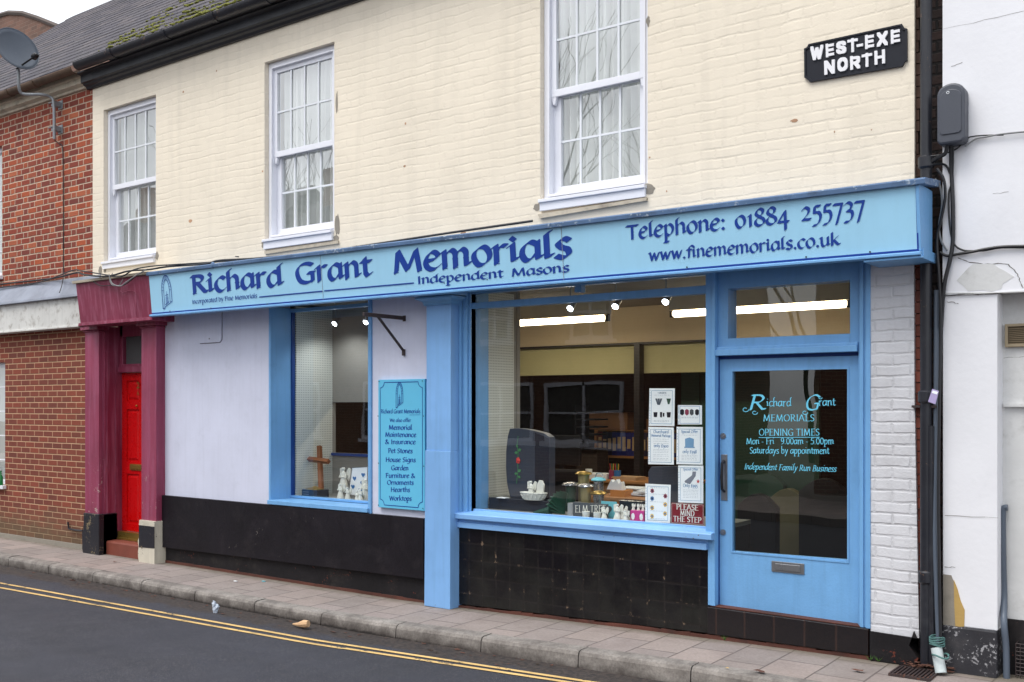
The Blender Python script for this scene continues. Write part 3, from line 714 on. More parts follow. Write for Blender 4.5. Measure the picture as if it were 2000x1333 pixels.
for wi, (x0, x1, zt, zs, zb) in enumerate(WINS):
    yf = .055
    lab = ['narrowest looking sash window at the left end of the cream wall', 'sash window in the middle of the cream wall', 'tall sash window above the middle of the fascia, cut by the picture top'][wi]
    mb = MB(); frame(mb, x0+.002, x1-.002, zs-.001, zt-.002, .062, yf, .17, .05, .07); frame(mb, x0+.045, x1-.045, zs+.03, zt-.05, .02, yf-.014, yf, .02, .02)
    fr = mb.build('sash_window', M['white'], SB, bevel=.004, label=lab)
    mb = MB(); mb.box(x0+.006, x1-.006, -.045, .06, zs-.028, zs); mb.box(x0+.012, x1-.012, -.028, .05, zb, zs-.028)
    mb.build('sill', M['white'], fr, bevel=.004)
    a, b = x0+.064, x1-.064
    zm = Z(1092, 177, .1) if wi == 2 else (Z(549.5, 297, .1) if wi == 1 else Z(227, 363, .1))   # underside of the upper glass
    us0, us1 = zm-.055, zt-.072; ls0, ls1 = zs+.05, zm-.005
    mb = MB(); frame(mb, a, b, us0, us1, .05, .075, .112, .058, .045)
    for hx in (a, b-.05): mb.prism([(hx, us0), (hx+.05, us0), (hx+.042, us0-.05), (hx+.03, us0-.075), (hx+.012, us0-.06)], .078, .11)
    mb.build('upper_sash', M['white'], fr, bevel=.003)
    mb = MB(); frame(mb, a+.02, b-.02, ls0, ls1, .052, .118, .155, .07, .05); mb.box(a-.03, a+.02, .118, .15, ls0, ls1); mb.box(b-.02, b+.03, .118, .15, ls0, ls1)
    mb.build('lower_sash', M['white'], fr, bevel=.003)
    for (g0, g1, h0, h1, yg) in ((a+.05, b-.05, us0+.058, us1-.045, .095), (a+.072, b-.072, ls0+.07, ls1-.05, .138)):
        MB().quad((g0, yg, h0), (g1, yg, h0), (g1, yg, h1), (g0, yg, h1)).build('pane', M['glassup'], fr, recalc=False)
        mb = MB()
        for k in (1, 2, 3): cx = g0+(g1-g0)*k/4; mb.box(cx-.010, cx+.010, yg-.012, yg-.003, h0, h1)
        zc = (h0+h1)/2; mb.box(g0, g1, yg-.011, yg-.002, zc-.009, zc+.009)
        mb.build('glazing_bar', M['bar'], fr)
    mb = MB(); n = 60     # gathered net curtain
    P = [(a+(b-a)*i/n, .205+.03*math.sin(i*1.1+wi)+.015*math.sin(i*2.7)) for i in range(n+1)]
    cov = (.0, 1.0)
    for (p, q) in zip(P, P[1:]): mb.quad((p[0], p[1], zs), (q[0], q[1], zs), (q[0], q[1], zt), (p[0], p[1], zt))
    mb.build('net_curtain', M['curt'], fr, smooth=True, recalc=False)
# eaves: black boxed cornice, gutter and roof
GX0 = X(160, -.1)
mb = MB()
z0 = EZ
mb.mold(GX0, 2.6, [(.02, z0-.005), (-.035, z0-.005), (-.05, z0+.02), (-.08, z0+.032), (-.09, z0+.05), (-.12, z0+.055), (-.12, z0+.145), (-.17, z0+.155), (-.17, z0+.18), (.02, z0+.18)])
mb.build('eaves_cornice', M['eaves'], SB, bevel=.004)
def gutter(x0, x1, yc, zc, r, mat, parent, joints):
    mb = MB(); n = 12; o = []; i_ = []
    for k in range(n+1):
        a = PI + PI*k/n; o.append((yc+r*math.cos(a), zc+r*math.sin(a))); i_.append((yc+(r-.008)*math.cos(a), zc+(r-.008)*math.sin(a)))
    mb.mold(x0, x1, o + i_[::-1])
    for j in joints:
        oo = [(yc+(r+.008)*math.cos(PI+PI*k/n), zc+(r+.008)*math.sin(PI+PI*k/n)) for k in range(n+1)]
        mb.mold(j-.035, j+.035, oo + [(yc+r*math.cos(PI+PI*k/n)*.99, zc+r*math.sin(PI+PI*k/n)*.99) for k in range(n, -1, -1)])
    return mb.build('gutter', mat, parent, smooth=True)
GZ = z0+.235
gutter(X(150, -.25), 2.6, -.235, GZ, .075, M['iron'], SB, [X(220, -.25), X(325, -.25), X(420, -.25), X(520, -.25), X(640, -.25)])
RB, RH = 3.6, None
ridge = Z(130, 37, RB); e0 = (-.20, GZ+.03)
RX = X(150, -.2)
def roofz(y): return e0[1] + (ridge-e0[1])*(y-e0[0])/(RB-e0[0])
def roof(x0, x1, parent):
    mb = MB(); n = 22; st = (RB-e0[0])/n
    for k in range(n):   # overlapping slate courses, each lifted over the one below
        a = e0[0]+k*st; b = a+st; za, zb = roofz(a), roofz(b)
        mb.quad((x0, a, za+.014), (x1, a, za+.014), (x1, b, zb+.001), (x0, b, zb+.001)); mb.quad((x0, a, za), (x1, a, za), (x1, a, za+.014), (x0, a, za+.014))
    mb.quad((x0, RB, ridge), (x1, RB, ridge), (x1, RB*2+.2, e0[1]), (x0, RB*2+.2, e0[1]))
    return mb.build('roof', M['slate'], parent, recalc=False)
rf = roof(RX, 3, SB)
MB().tube([(RX, RB, ridge+.0), (3, RB, ridge+.0)], .08, 10).build('ridge', M['slate'], rf)
mb = MB(); random.seed(5)
CL = [(random.uniform(-11.6, -6.2), -.12+abs(random.gauss(0, .75)), random.uniform(.04, .16)) for _ in range(70)]
for i in range(1300):
    c = random.choice(CL); x = random.gauss(c[0], c[2]*1.6); y = max(-.15, random.gauss(c[1], c[2]*.5)); 
    if x < RX+.05: continue
    k = math.floor((y-e0[0])/((RB-e0[0])/22)); y = e0[0]+k*((RB-e0[0])/22)+random.uniform(-.01, .04)
    r = random.uniform(.008, .03)*(1.2 if random.random() < .15 else .8)
    mb.blob((x, y, roofz(y)+.012), (r*1.5, r, r*.7), 6, 4, .25)
mm = mb.build('moss', M['moss'], rf, smooth=True); mm['kind'] = 'stuff'

# ---- lower front of the shop
# pale grey render
x0, x1 = X(318), X(833); w1l, w1r = X(527), X(727.5)
zg0 = Z(572, 990)
def zline(pa, pb, y=0):
    (xa, za), (xb, zb) = W(*pa, y), W(*pb, y)
    return lambda x: za+(zb-za)*(x-xa)/(xb-xa)
gb = zline((320, 967), (827, 1012))
FB = 2.855    # underside of fascia
mb = MB()
for a, b in ((x0, w1l), (w1r, x1)): mb.prism([(a, gb(a)), (b, gb(b)), (b, FB+.1), (a, FB+.1)], 0, .28)
mb.prism([(w1l, gb(w1l)-.02), (w1r, gb(w1r)-.02), (w1r, Z(620, 985)), (w1l, Z(620, 985))], .012, .28)
mb.build('rendered_wall', M['grey'], SB)
mb = MB(); a0, a1 = X(391), X(434); hz0, hz1 = Z(412, 670), Z(412, 612)
mb.prism([(a0, hz0), (a1-.03, hz0), (a1, hz0+.03), (a1, hz1), (a0, hz1)], -.018, .01); mb.build('access_hatch', M['grey'], SB, bevel=.003)
mb = MB(); line(mb, (a0, hz0-.003), (a1-.03, hz0-.003), .006, -.0015); line(mb, (a1+.003, hz0+.03), (a1+.003, hz1), .006, -.0015); line(mb, (a1-.03, hz0-.003), (a1+.003, hz0+.03), .006, -.0017); mb.build('hatch_gap', M['black'], SB, recalc=False)
MB().lathe((X(412), -.022, Z(412, 662)), [(.001, -.006), (.008, -.006), (.008, .006), (.001, .006)], 8).build('hatch_lock', M['metal'], SB)
# black plinth in two steps
ub = zline((317, 1069), (825, 1131), -.045)
mb = MB(); n = 14
for i in range(n):
    a = x0+(x1-x0)*i/n; b = x0+(x1-x0)*(i+1)/n
    mb.prism([(a, ub(a)), (b, ub(b)), (b, gb(b)), (a, gb(a))], -.045, .02)
mb.build('upper_plinth', M['blk'], SB)
mb = MB()
for i in range(n):
    a = x0+(x1-x0)*i/n; b = x0+(x1-x0)*(i+1)/n
    mb.prism([(a, gz(a)+.022), (b, gz(b)+.022), (b, ub(b)+.02), (a, ub(a)+.02)], .0, .2)
mb.build('lower_plinth', M['blk2'], SB)
mb = MB()
for i in range(n):
    a = x0+(x1-x0)*i/n; b = x0+(x1-x0)*(i+1)/n
    mb.prism([(a, gz(a)-.02), (b, gz(b)-.02), (b, gz(b)+.024+random.uniform(-.004, .006)), (a, gz(a)+.024)], -.006, .2)
mb.build('damp_course', M['damp'], SB)

# ---- window beside the grey wall
gy = .29
top1 = FB+.02
mb = MB(); zs1 = Z(528, 977.6, -.04)
wl = X(530); wr = X(727); wi_ = X(718.5, -.02)
mb.box(wl-.03, wl, -.012, gy+.02, zs1, top1)          # reveal board
mb.box(wi_, wr, -.02, gy+.02, zs1-.09, top1)       # right jamb
zr = Z(573, 611, gy)                                  # transom rail
mb.box(wl, wi_+.002, gy-.035, gy+.02, zr, zr+.035); mb.box(wl, wi_+.002, gy-.03, gy+.02, zs1+.005, zs1+.03)
f1 = mb.build('shop_window', M['blue'], SB, bevel=.003, label='narrow display window with a deep blue reveal on the left')
MB().box(wl+.001, wl+.018, gy-.02, gy+.02, zs1+.03, zr).build('glazing_bead', M['blueshade'], f1)
MB().box(wl-.01, wr-.02, -.05, gy-.03, zs1-.042, zs1+.002).build('sill', M['blue'], f1, bevel=.004)
MB().quad((wl+.01, gy, zs1+.02), (wi_+.005, gy, zs1+.02), (wi_+.005, gy, zr), (wl+.01, gy, zr)).build('pane', M['glass'], f1, recalc=False)
MB().quad((wl+.01, gy, zr+.035), (wi_+.005, gy, zr+.035), (wi_+.005, gy, top1+.1), (wl+.01, gy, top1+.1)).build('pane', M['glass'], f1, recalc=False)

# ---- pilaster
pl, pr = X(832.5, -.12), X(880, -.12)
mb = MB(); pz = gz(pl)
zc0, zc1 = Z(832, 598, -.12), Z(816, 576, -.17)
zj = Z(833, 880, -.12)
mb.prism([(pl-.0, zj), (pr, zj), (pr, zc0+.06), (pl, zc0+.06)], -.118, .3)
P = [(pl-.018, gz(pl)+.005), (pr, gz(pl)+.005), (pr+.004, zj), (pl-.006, zj)]; mb.prism(P, -.128, .3)
ps = mb.build('pilaster', M['bluechip'], SB, bevel=.004)
mb = MB()
for (dz0, dz1, o) in ((zc0, zc0+.014, .018), (zc0+.014, zc0+.056, None), (zc0+.056, zc0+.072, .075), (zc0+.072, zc0+.08, .045), (zc0+.08, zc0+.105, .088)):
    if o is None:
        A = [(pl-.018, -.138), (pr+.018, -.138), (pr+.018, .1), (pl-.018, .1)]; B = [(pl-.072, -.192), (pr+.072, -.192), (pr+.072, .1), (pl-.072, .1)]
        mid = [(pl-.028, -.148), (pr+.028, -.148), (pr+.028, .1), (pl-.028, .1)]
        for (Q1, h1, Q2, h2) in ((A, dz0, mid, dz0+.022), (mid, dz0+.022, B, dz1)):
            mb.add([(a, b, h1) for a, b in Q1]+[(a, b, h2) for a, b in Q2], [(0, 1, 5, 4), (1, 2, 6, 5), (3, 0, 4, 7)])
    else: mb.box(pl-o, pr+o, -.12-o, .1, dz0, dz1)
mb.build('capital', M['blue'], ps, bevel=.002)

# ---- large display window
g2 = .10
zsf = Z(1141, 1023, -.06)            # top front edge of sill
zsb = Z(1141, 1012, g2)              # sill at the glass
bl, br = X(897, .0), X(1397.5, .0)
tb = zline((908, 606), (1377, 575), g2)  # underside of rail
tl2 = zline((908, 598), (1377, 563.5), g2)
mb = MB()
for i, (o0, o1, yy) in enumerate(((0, .03, -.01), (.03, .05, .012), (.05, .085, .004), (.085, .105, .03))): mb.box(bl+o0, bl+o1, yy, .3, zsf-.03, FB+.02)
gl_, gr = X(919, g2), X(1378, 0)
mb.box(bl+.105, gl_+.001, .045, g2+.012, zsf-.03, FB+.02)
mb.box(gr, br-.03, .0, .25, zsb-.02, FB+.02); mb.box(br-.03, br, -.012, .25, .30, FB+.02); mb.box(X(1383), br-.03, -.004, .25, .30, zsb-.02); mb.box(X(1387), X(1391), -.009, .0, .30, zsb-.02)
mb.prism([(gl_, tb(gl_)), (gr, tb(gr)), (gr, tl2(gr)+.015), (gl_, tl2(gl_)+.015)], g2-.06, g2+.02)
mb.box(gl_-.02, gr, g2-.055, g2+.02, 2.838, FB+.06); mx0, mx1 = X(1122, g2-.05), X(1135, g2-.05); mb.box(mx0, mx1, g2-.05, g2+.02, 2.78, FB+.05)
f2 = mb.build('shop_window', M['blue'], SB, bevel=.003, label='wide display window with posters beside the blue shop door')
mb = MB()
mb.mold(bl-.02, br-.005, [(g2-.01, zsb+.01), (g2-.03, zsb+.01), (g2-.03, zsb-.008), (-.06, zsf), (-.065, zsf-.008), (-.065, zsf-.048), (-.01, zsf-.055), (g2-.01, zsf-.05)])
mb.build('sill', M['bluesill'], f2, bevel=.004)
sb0, sb1 = zsf-.055, zline((897, 1036), (1383, 1071), -.02)
mb = MB(); mb.mold(bl, X(1383), [(-.012, zsf-.05), (-.012, zsf-.078), (-.035, zsf-.085), (-.035, zsf-.132), (.05, zsf-.132), (.05, zsf-.05)]); mb.build('apron', M['bluesill'], f2, bevel=.003)
MB().quad((gl_, g2, zsb), (gr, g2, zsb), (gr, g2, tb(gr)), (gl_, g2, tb(gl_))).build('pane', M['glass'], f2, recalc=False)
MB().quad((gl_, g2, tl2(gl_)), (mx0, g2, tl2(mx0)), (mx0, g2, FB+.1), (gl_, g2, FB+.1)).build('pane', M['glass'], f2, recalc=False)
MB().quad((mx1, g2, tl2(mx1)), (gr, g2, tl2(gr)), (gr, g2, FB+.1), (mx1, g2, FB+.1)).build('pane', M['glass'], f2, recalc=False)
# tiled stall riser
tx0, tx1 = X(889), X(1383)
mb = MB(); mb.prism([(tx0, gz(tx0)+.03), (tx1, gz(tx1)+.03), (tx1, zsf-.13), (tx0, zsf-.13)], 0, .12); mb.build('tiled_stall_riser', M['tile'], SB)
mb = MB(); n = 30; random.seed(3)
for i in range(n):
    a = tx0+(X(1697)-tx0)*i/n; b = tx0+(X(1697)-tx0)*(i+1)/n
    mb.prism([(a, gz(a)-.03), (b, gz(b)-.03), (b, gz(b)+.012+random.uniform(0, .014)), (a, gz(a)+.012+random.uniform(0, .014))], -.008, .1)
mb.build('damp_course', M['damp'], SB)

# ---- entrance: step, door, transom light
dx0, dx1 = X(1405, .07), X(1678, .07)
sx0, sx1 = X(1383), X(1697)
stp = zline((1400, 1187), (1680, 1226), .0)
mb = MB(); mb.prism([(sx0, gz(sx0)+.026), (sx1, gz(sx1)+.026), (sx1, stp(sx1)), (sx0, stp(sx0))], -.015, .3)
mb.build('entrance_step', M['tilestep'], SB, bevel=.006)
MB().prism([(sx0+.02, stp(sx0)+.001), (sx1-.06, stp(sx1)+.001), (sx1-.06, stp(sx1)+.012), (sx0+.02, stp(sx0)+.012)], -.005, .1).build('step_nosing', M['damp'], SB, bevel=.004)
fx1 = X(1700.5)
yj = .02
mb = MB()
jb = stp(sx1)+.002
for (o0, o1, yy) in ((0, .032, -.01), (.032, .05, .01), (.05, .078, .0), (.078, .095, .03)): mb.box(fx1-o1, fx1-o0, yy, .25, jb, FB+.05)
zt0, zt1 = Z(1540, 691, .0), Z(1540, 679, .0)        # transom beam
mb.box(br-.001, fx1-.095, -.005, .2, zt0, zt1); mb.box(br-.001, fx1-.095, .012, .2, zt1, zt1+.02)
zh0, zh1 = Z(1540, 657, .05), Z(1540, 556, .05)     # glass of light
lx0, lx1 = X(1423, .06), X(1662, .06)
mb.box(br, lx0, .04, .2, zt1+.02, FB+.03); mb.box(lx1, fx1-.095, .04, .2, zt1+.02, FB+.03); mb.box(lx0, lx1, .04, .2, zt1+.02, zh0); mb.box(lx0, lx1, .04, .2, zh1, FB+.03)
fl = mb.build('door_frame', M['blue'], SB, bevel=.003)
MB().quad((lx0, .1, zh0), (lx1, .1, zh0), (lx1, .1, zh1), (lx0, .1, zh1)).build('fanlight_pane', M['glass'], fl, recalc=False)
dzt = Z(1540, 699, .07); db = zline((1405, 1187), (1678, 1223), .07)
dbz = db((dx0+dx1)/2)
MB().box(br-.0, dx0+.004, .05, .2, db(dx0), zt0).build('rebate', M['blueshade'], fl)  # recess shade put into the colour of the rebate
MB().box(br, fx1-.09, .085, .2, dzt, zt0+.001).build('rebate', M['blueshade'], fl)
yd = .07
ggx0, ggx1 = X(1431, yd), X(1655, yd); ggz1 = Z(1540, 723.5, yd); gg0 = zline((1434, 1077), (1656, 1094), yd); 
ggz0 = gg0((ggx0+ggx1)/2)
mb = MB()
mb.prism([(dx0, db(dx0)), (ggx0, db(ggx0)), (ggx0, dzt), (dx0, dzt)], yd, yd+.045); mb.prism([(ggx1, db(ggx1)), (dx1, db(dx1)), (dx1, dzt), (ggx1, dzt)], yd, yd+.045)
mb.prism([(ggx0, db(ggx0)), (ggx1, db(ggx1)), (ggx1, gg0(ggx1)), (ggx0, gg0(ggx0))], yd, yd+.045)
mb.box(ggx0, ggx1, yd, yd+.045, ggz1, dzt)
dr = mb.build('shop_door', M['blue'], SB, label='half glazed pale blue shop door with opening times on its glass')
mb = MB(); frame(mb, ggx0-.012, ggx1+.012, min(gg0(ggx0), gg0(ggx1))-.012, ggz1+.012, .012, yd-.005, yd+.002); 
mb.build('glazing_bead', M['blue'], dr)
MB().quad((ggx0, yd+.02, gg0(ggx0)), (ggx1, yd+.02, gg0(ggx1)), (ggx1, yd+.02, ggz1), (ggx0, yd+.02, ggz1)).build('pane', M['glassdoor'], dr, recalc=False)
hx = X(1415, yd); mb = MB(); hz0, hz1 = Z(1415, 978, yd), Z(1415, 888, yd)
mb.box(hx-.026, hx+.026, yd-.006, yd, hz0, hz1); mb.build('handle_plate', M['metal'], dr, bevel=.003)
mb = MB(); mb.tube([(hx, yd-.006, hz0+.07), (hx, yd-.045, hz0+.09), (hx, yd-.055, (hz0+hz1)/2), (hx, yd-.045, hz1-.07), (hx, yd-.006, hz1-.05)], .011, 8); mb.build('handle', M['black'], dr, smooth=True)
for py in (852, 1040):
    mb = MB(); c = W(1412.5, py, yd); k = 16
    for (r0, y0) in ((.023, yd-.006), (.012, yd-.012)): mb.tube([(c[0], yd, c[1]), (c[0], y0, c[1])], r0, k)
    mb.build('lock', M['metal'], dr)
lx, lz = W(1539, 1109, yd)
mb = MB(); mb.box(lx-.125, lx+.125, yd-.008, yd, lz-.040, lz+.040); mb.box(lx-.095, lx+.095, yd-.014, yd-.006, lz-.024, lz+.024); lb = mb.build('letter_box', M['metal'], dr, bevel=.003)
# door lettering
yt = yd+.018
def dtext(txt, l, r, pl_, pr_, xh, **k):
    kk = dict(w=.17, th=.06, ang=.12, cell=.05, serif=.16); kk.update(k)
    lettering(DM, txt, W(l, pl_, yt), W(r, pr_, yt), xh, yt, **kk)
DM = MB()
dtext('R', 1459, 1494, 801, 801, .078, w=.16, ang=.7, serif=0, slant=.2)
dtext('ichard', 1497, 1546, 794, 794, .038, w=.17)
dtext('G', 1571, 1600, 801, 801, .076, w=.16, ang=.7, serif=0, slant=.2); dtext('rant', 1599, 1632, 793, 793, .038, w=.17)
for cx_, cy_, rr_ in ((1456, 800, 7), (1474, 806, 6), (1572, 806, 6), (1602, 777, 4)):      # swash curls
    P = [W(cx_+rr_*math.cos(a*.7)*(1-a*.07), cy_+rr_*.8*math.sin(a*.7)*(1-a*.07), yt) for a in range(9)]
    for i_, (a_, b_) in enumerate(zip(P, P[1:])): line(DM, a_, b_, .005, yt-.0003-i_*.00005)
dtext('MEMORIALS', 1490, 1591, 823, 823, .034)
dtext('OPENING TIMES', 1482, 1601, 851, 851, .034); line(DM, W(1482, 855, yt), W(1601, 854.5, yt), .004, yt)
dtext('Mon - Fri   9.00am - 5.00pm', 1457, 1629, 868, 868, .032, lining=True)
dtext('Saturdays by appointment', 1464, 1620, 886, 887, .032)
dtext('Independent Family Run Business', 1453, 1633, 917, 922, .030, slant=.25)
DM.build('lettering', M['doortext'], dr, recalc=False)

# ---- pier of white painted brick at the right end
px0, px1 = fx1, X(1795)
pb_ = zline((1697, 1232), (1795, 1247))
mb = MB(); mb.prism([(px0, pb_(px0)), (px1-.0, pb_(px1)), (px1-.03, 1.9), (px1-.035, FB+.2), (px0, FB+.2)], -.0, .3); mb.build('brick_pier', M['whbrick'], SB)
mb = MB(); random.seed(8); z = .35     # toothed raw brick edge
while z < FB+.2:
    h = .072; o = random.uniform(0, .018)+(.0 if z > .9 else .01)
    mb.box(px1-.05, px1+.012+o, .02+random.uniform(0, .015), .3, z, z+h); z += .078
mb.build('raw_brick_edge', M['terra'], SB)
mb = MB(); mb.prism([(px0, gz(px0)+.0), (px1-.02, gz(px1)+.0), (px1+.0, .12), (px1-.06, .2), (px1-.03, .3), (px1-.01, pb_(px1)), (px0, pb_(px0))], -.02, .25); mb.build('pier_base', M['blk2'], SB)
# upper right: ragged brown strip
mb = MB(); z = FT+.0; random.seed(12)
while z < 4.6:
    o = random.uniform(-.012, .015); mb.box(XR-.001, X(1794)+o, .03, .3, z, z+.07); z += .077
mb.build('raw_brick_edge', paint('dark_raw_brick', (74, 54, 46), .9, .4, .5, bump=.8), SB)

# ---- fascia
ft = zline((293, 537), (1795, 358), -.36); fb = zline((297, 614), (1797, 490), -.32)
fx0, fxr = X(294, -.34), X(1797, -.34)
def fy(z): 
    zc, zt_ = fb(-6), ft(-6); return -.32 - .04*(z-zc)/(zt_-zc)
mb = MB(); T = 1000
def fpan(a, b, off=0):
    mb.add([(a, fy(fb(a))-off, fb(a)), (b, fy(fb(b))-off, fb(b)), (b, fy(ft(b))-off, ft(b)), (a, fy(ft(a))-off, ft(a)),
            (a, -.25, fb(a)), (b, -.25, fb(b)), (b, -.25, ft(b)), (a, -.25, ft(a))], [(0, 1, 2, 3), (0, 4, 5, 1), (3, 2, 6, 7), (0, 3, 7, 4), (1, 5, 6, 2)])
j1, j2 = X(629, -.34), X(1099, -.34)
fpan(fx0, j1-.0015); fpan(j1+.0015, j2-.0015); fpan(j2+.0015, fxr-.01)
FA = mb.build('fascia_board', M['panel'], SB)
mb = MB()   # carcase: soffit, right return, trims
zb0, zb1 = fb(fx0), fb(fxr)
mb.mold(fx0+.01, fxr-.012, [(-.245, zb0+.018), (0, zb0+.018), (0, ft(fx0)-.03), (-.245, ft(fx0)-.03)], dz=zb1-zb0)
mb.mold(fx0-.01, fxr+.004, [(-.345, zb0-.008), (-.35, zb0-.012), (-.35, zb0-.028), (-.325, zb0-.034), (-.30, zb0-.034), (-.295, zb0-.0), (-.33, zb0-.004)], dz=zb1-zb0)
mb.mold(X(1690, -.3), fxr+.012, [(-.335, zb1-.035), (-.335, zb1-.048), (0, zb1-.048), (0, zb1+.017), (-.30, zb1+.017), (-.30, zb1-.035)])
tr = mb.build('fascia_trim', M['blue'], FA, bevel=.002)
MB().add([(fxr, -.318, zb1), (fxr, -.37, ft(fxr)), (fxr, -.04, ft(fxr)), (fxr, -.04, zb1), (fxr-.02, -.318, zb1), (fxr-.02, -.37, ft(fxr)), (fxr-.02, -.04, ft(fxr)), (fxr-.02, -.04, zb1)],
         [(0, 1, 2, 3), (0, 4, 5, 1), (4, 7, 6, 5)]).build('end_board', M['blue'], FA)
mb = MB()
for (a, b) in ((fx0, j1), (j1, j2), (j2, fxr-.012)):
    line(mb, (a, fb(a)+.006), (b, fb(b)+.006), .012, lambda z: fy(z)-.0022)
    if b is not j2: pass
line(mb, (fxr-.018, fb(fxr)+.002), (fxr-.018, ft(fxr)-.002), .010, lambda z: fy(z)-.0028); mb.build('edge_stripe', M['navy'], FA, recalc=False)
for jj in (j1, j2):
    mb = MB(); line(mb, (jj, fb(jj)), (jj, ft(jj)-.01), .004, lambda z: fy(z)-.0045); mb.build('joint_strip', paint('joint_sealant', (150, 156, 160), .6), FA, recalc=False)
# weathered capping in three lengths with a kink
capz = lambda x: ft(x)
mb = MB(); cuts = [fx0-.02, X(412, -.4), X(1073, -.4), fxr+.045]
for i in range(3):
    a, b = cuts[i], cuts[i+1]; za, zb = capz(a)+(.006 if i == 1 else 0), capz(b)+(.004 if i == 0 else 0)
    mb.mold(a, b-.002, [(-.385, za-.012), (-.388, za+.02), (-.375, za+.030), (0, za+.075), (0, za+.03), (-.36, za-.012)], dz=zb-za)
mb.blob((cuts[1], -.375, capz(cuts[1])+.02), (.03, .02, .035), 8, 6)
cap = mb.build('capping', M['bluecap'], FA, bevel=.003)
# lettering on the fascia
yl = lambda z: fy(z)-.0035
mb = MB(); xs_ = .136
def ft_(txt, l, pl2, r, pr2, xh, **k):
    kk = dict(w=.31, th=.035, ang=.70, cell=.035, hk=.58); kk.update(k)
    lettering(mb, txt, W(l, pl2, -.34), W(r, pr2, -.34), xh, yl, **kk)
ft_('Richard', 374, 574.5, 553, 558, .148, serif=.16); ft_('Grant', 578, 554.5, 727, 540, .148); ft_('Memorials', 766, 534, 1118, 502, .152, serif=.14)
ft_('Incorporated by Fine Memorials', 374, 594, 501, 582, .034, cell=.07, w=.24)
line(mb, W(505, 580.5, -.34), W(629, 569, -.34), .012, yl); line(mb, W(632, 568.5, -.34), W(807, 553, -.34), .012, yl)
ft_('Independent', 813, 555, 982, 542, .052, w=.28, cell=.05, serif=.14); ft_('Masons', 996, 540.5, 1111, 531, .052, w=.28, cell=.05)
ft_('Telephone:', 1224, 469, 1419, 448.5, .082, w=.28, cell=.05, serif=.14); ft_('01884', 1436, 446.5, 1543, 435, .082, w=.28, cell=.05, hk=1); ft_('255737', 1565, 432, 1690, 418, .086, w=.28, cell=.05)
ft_('www.finememorials.co.uk', 1266, 510.5, 1640, 478.5, .062, w=.28, cell=.055)
mb.build('lettering', M['navy'], FA, recalc=False)
mb = MB(); ex0, ex1 = X(317, -.34), X(335.5, -.34); arch(mb, ex0, ex1, Z(326, 603, -.34), Z(326, 538.5, -.34), lambda z: fy(z)-.004, .006)
mb.build('emblem', M['navy'], FA, recalc=False)
mb = MB()
for (a, b) in ((465, 502), (700, 482), (950, 546), (866, 553), (1331, 414), (1451, 401), (1573, 502), (1698, 492), (1690, 373), (330, 608), (410, 602), (1340, 522), (520, 594)):
    c = W(a, b, -.34); MB().tube([(c[0], -.33, c[1]), (c[0], fy(c[1])-.004, c[1])], .006, 6).build('screw', M['iron'], FA)

# ---- flat doorway 2A, maroon
my = -.12
mb = MB()
ml, mr = X(166, my), X(193, my); rl, rr = X(276, my), X(305, my)
ztop = Z(275, 640, my)
mb.box(ml, mr, my, .25, .38, 2.80); mb.box(rl, rr, my, .25, .38, 2.80)
mb.box(ml-.04, ml, .0, .25, .3, 2.8)
mb.box(mr+.0005, mr+.012, -.07, .12, .2, 2.8)
DW = mb.build('doorway_surround', M['maroonchip'], SB, bevel=.004)
mb = MB(); dl = mr+.012
yk = .15
d0, d1 = dl+.01, rl+.012
for (a, b, s) in ((dl-.0, dl+.012, 1), (d1-.012, d1, -1)):
    mb.box(a-.011 if s > 0 else a, b if s > 0 else b+.02, -.055, yk, .18, 2.8)
    for (zz0, zz1) in ((.35, 1.0), (1.08, 2.5)):
        q = b if s > 0 else a
        mb.box(min(q, q+s*.008), max(q, q+s*.008), -.03, -.01, zz0, zz1); mb.box(min(q, q+s*.008), max(q, q+s*.008), .09, .115, zz0, zz1)
mb.box(dl, d1, yk-.03, yk+.1, Z(240, 728, yk), Z(240, 717, yk)); mb.box(dl, d1, yk-.01, yk+.1, Z(240, 717, yk), Z(240, 712, yk))
ddx = X(234, yk); ddr = ddx+.80
mb.box(dl, ddx, yk-.02, yk+.1, .18, 2.85); 
mb.box(ddx, ddx+.06, yk, yk+.1, Z(240, 712, yk), 2.85); mb.box(dl, d1, yk, yk+.1, 2.68, 2.85)
mb.build('jamb', M['maroon'], DW, bevel=.003)
MB().quad((ddx, yk+.05, Z(240, 712, yk)), (d1, yk+.05, Z(240, 712, yk)), (d1, yk+.05, 2.7), (ddx, yk+.05, 2.7)).build('fanlight_pane', M['frost'], DW)
for (a, b) in ((ml, mr), (rl, rr)):
    mb = MB()
    z = Z((228 if a == ml else 285), (645 if a == ml else 637), my) if False else 2.735
    for (h0, h1, o) in ((0, .016, .02), (.022, .07, .045), (.074, .10, .06)): mb.box(a-o, b+o, my-o, .0, z+h0, z+h1)
    mb.build('capital', M['maroon'], DW, bevel=.008)
mb = MB()   # leaning fascia over the doorway
q0, q1 = X(154, -.3), X(296.5, -.3)
zA, zB = Z(155, 632, -.28), Z(147, 555, -.34)
mb.add([(q0, -.28, zA), (q1, -.28, zA), (q1, -.34, zB), (q0, -.34, zB), (q0, 0, zA), (q1, 0, zA), (q1, 0, zB), (q0, 0, zB)], [(0,1,2,3),(0,3,7,4),(1,5,6,2),(0,4,5,1),(3,2,6,7)])
mb.box(q0-.01, q1, -.30, 0, zA-.035, zA)
mb.build('doorway_fascia', M['maroon'], DW, bevel=.003)
mb = MB(); mb.mold(q0-.03, q1+.0, [(-.37, zB+.002), (-.375, zB+.03), (0, zB+.07), (0, zB)]); mb.build('capping', M['stone'], DW)
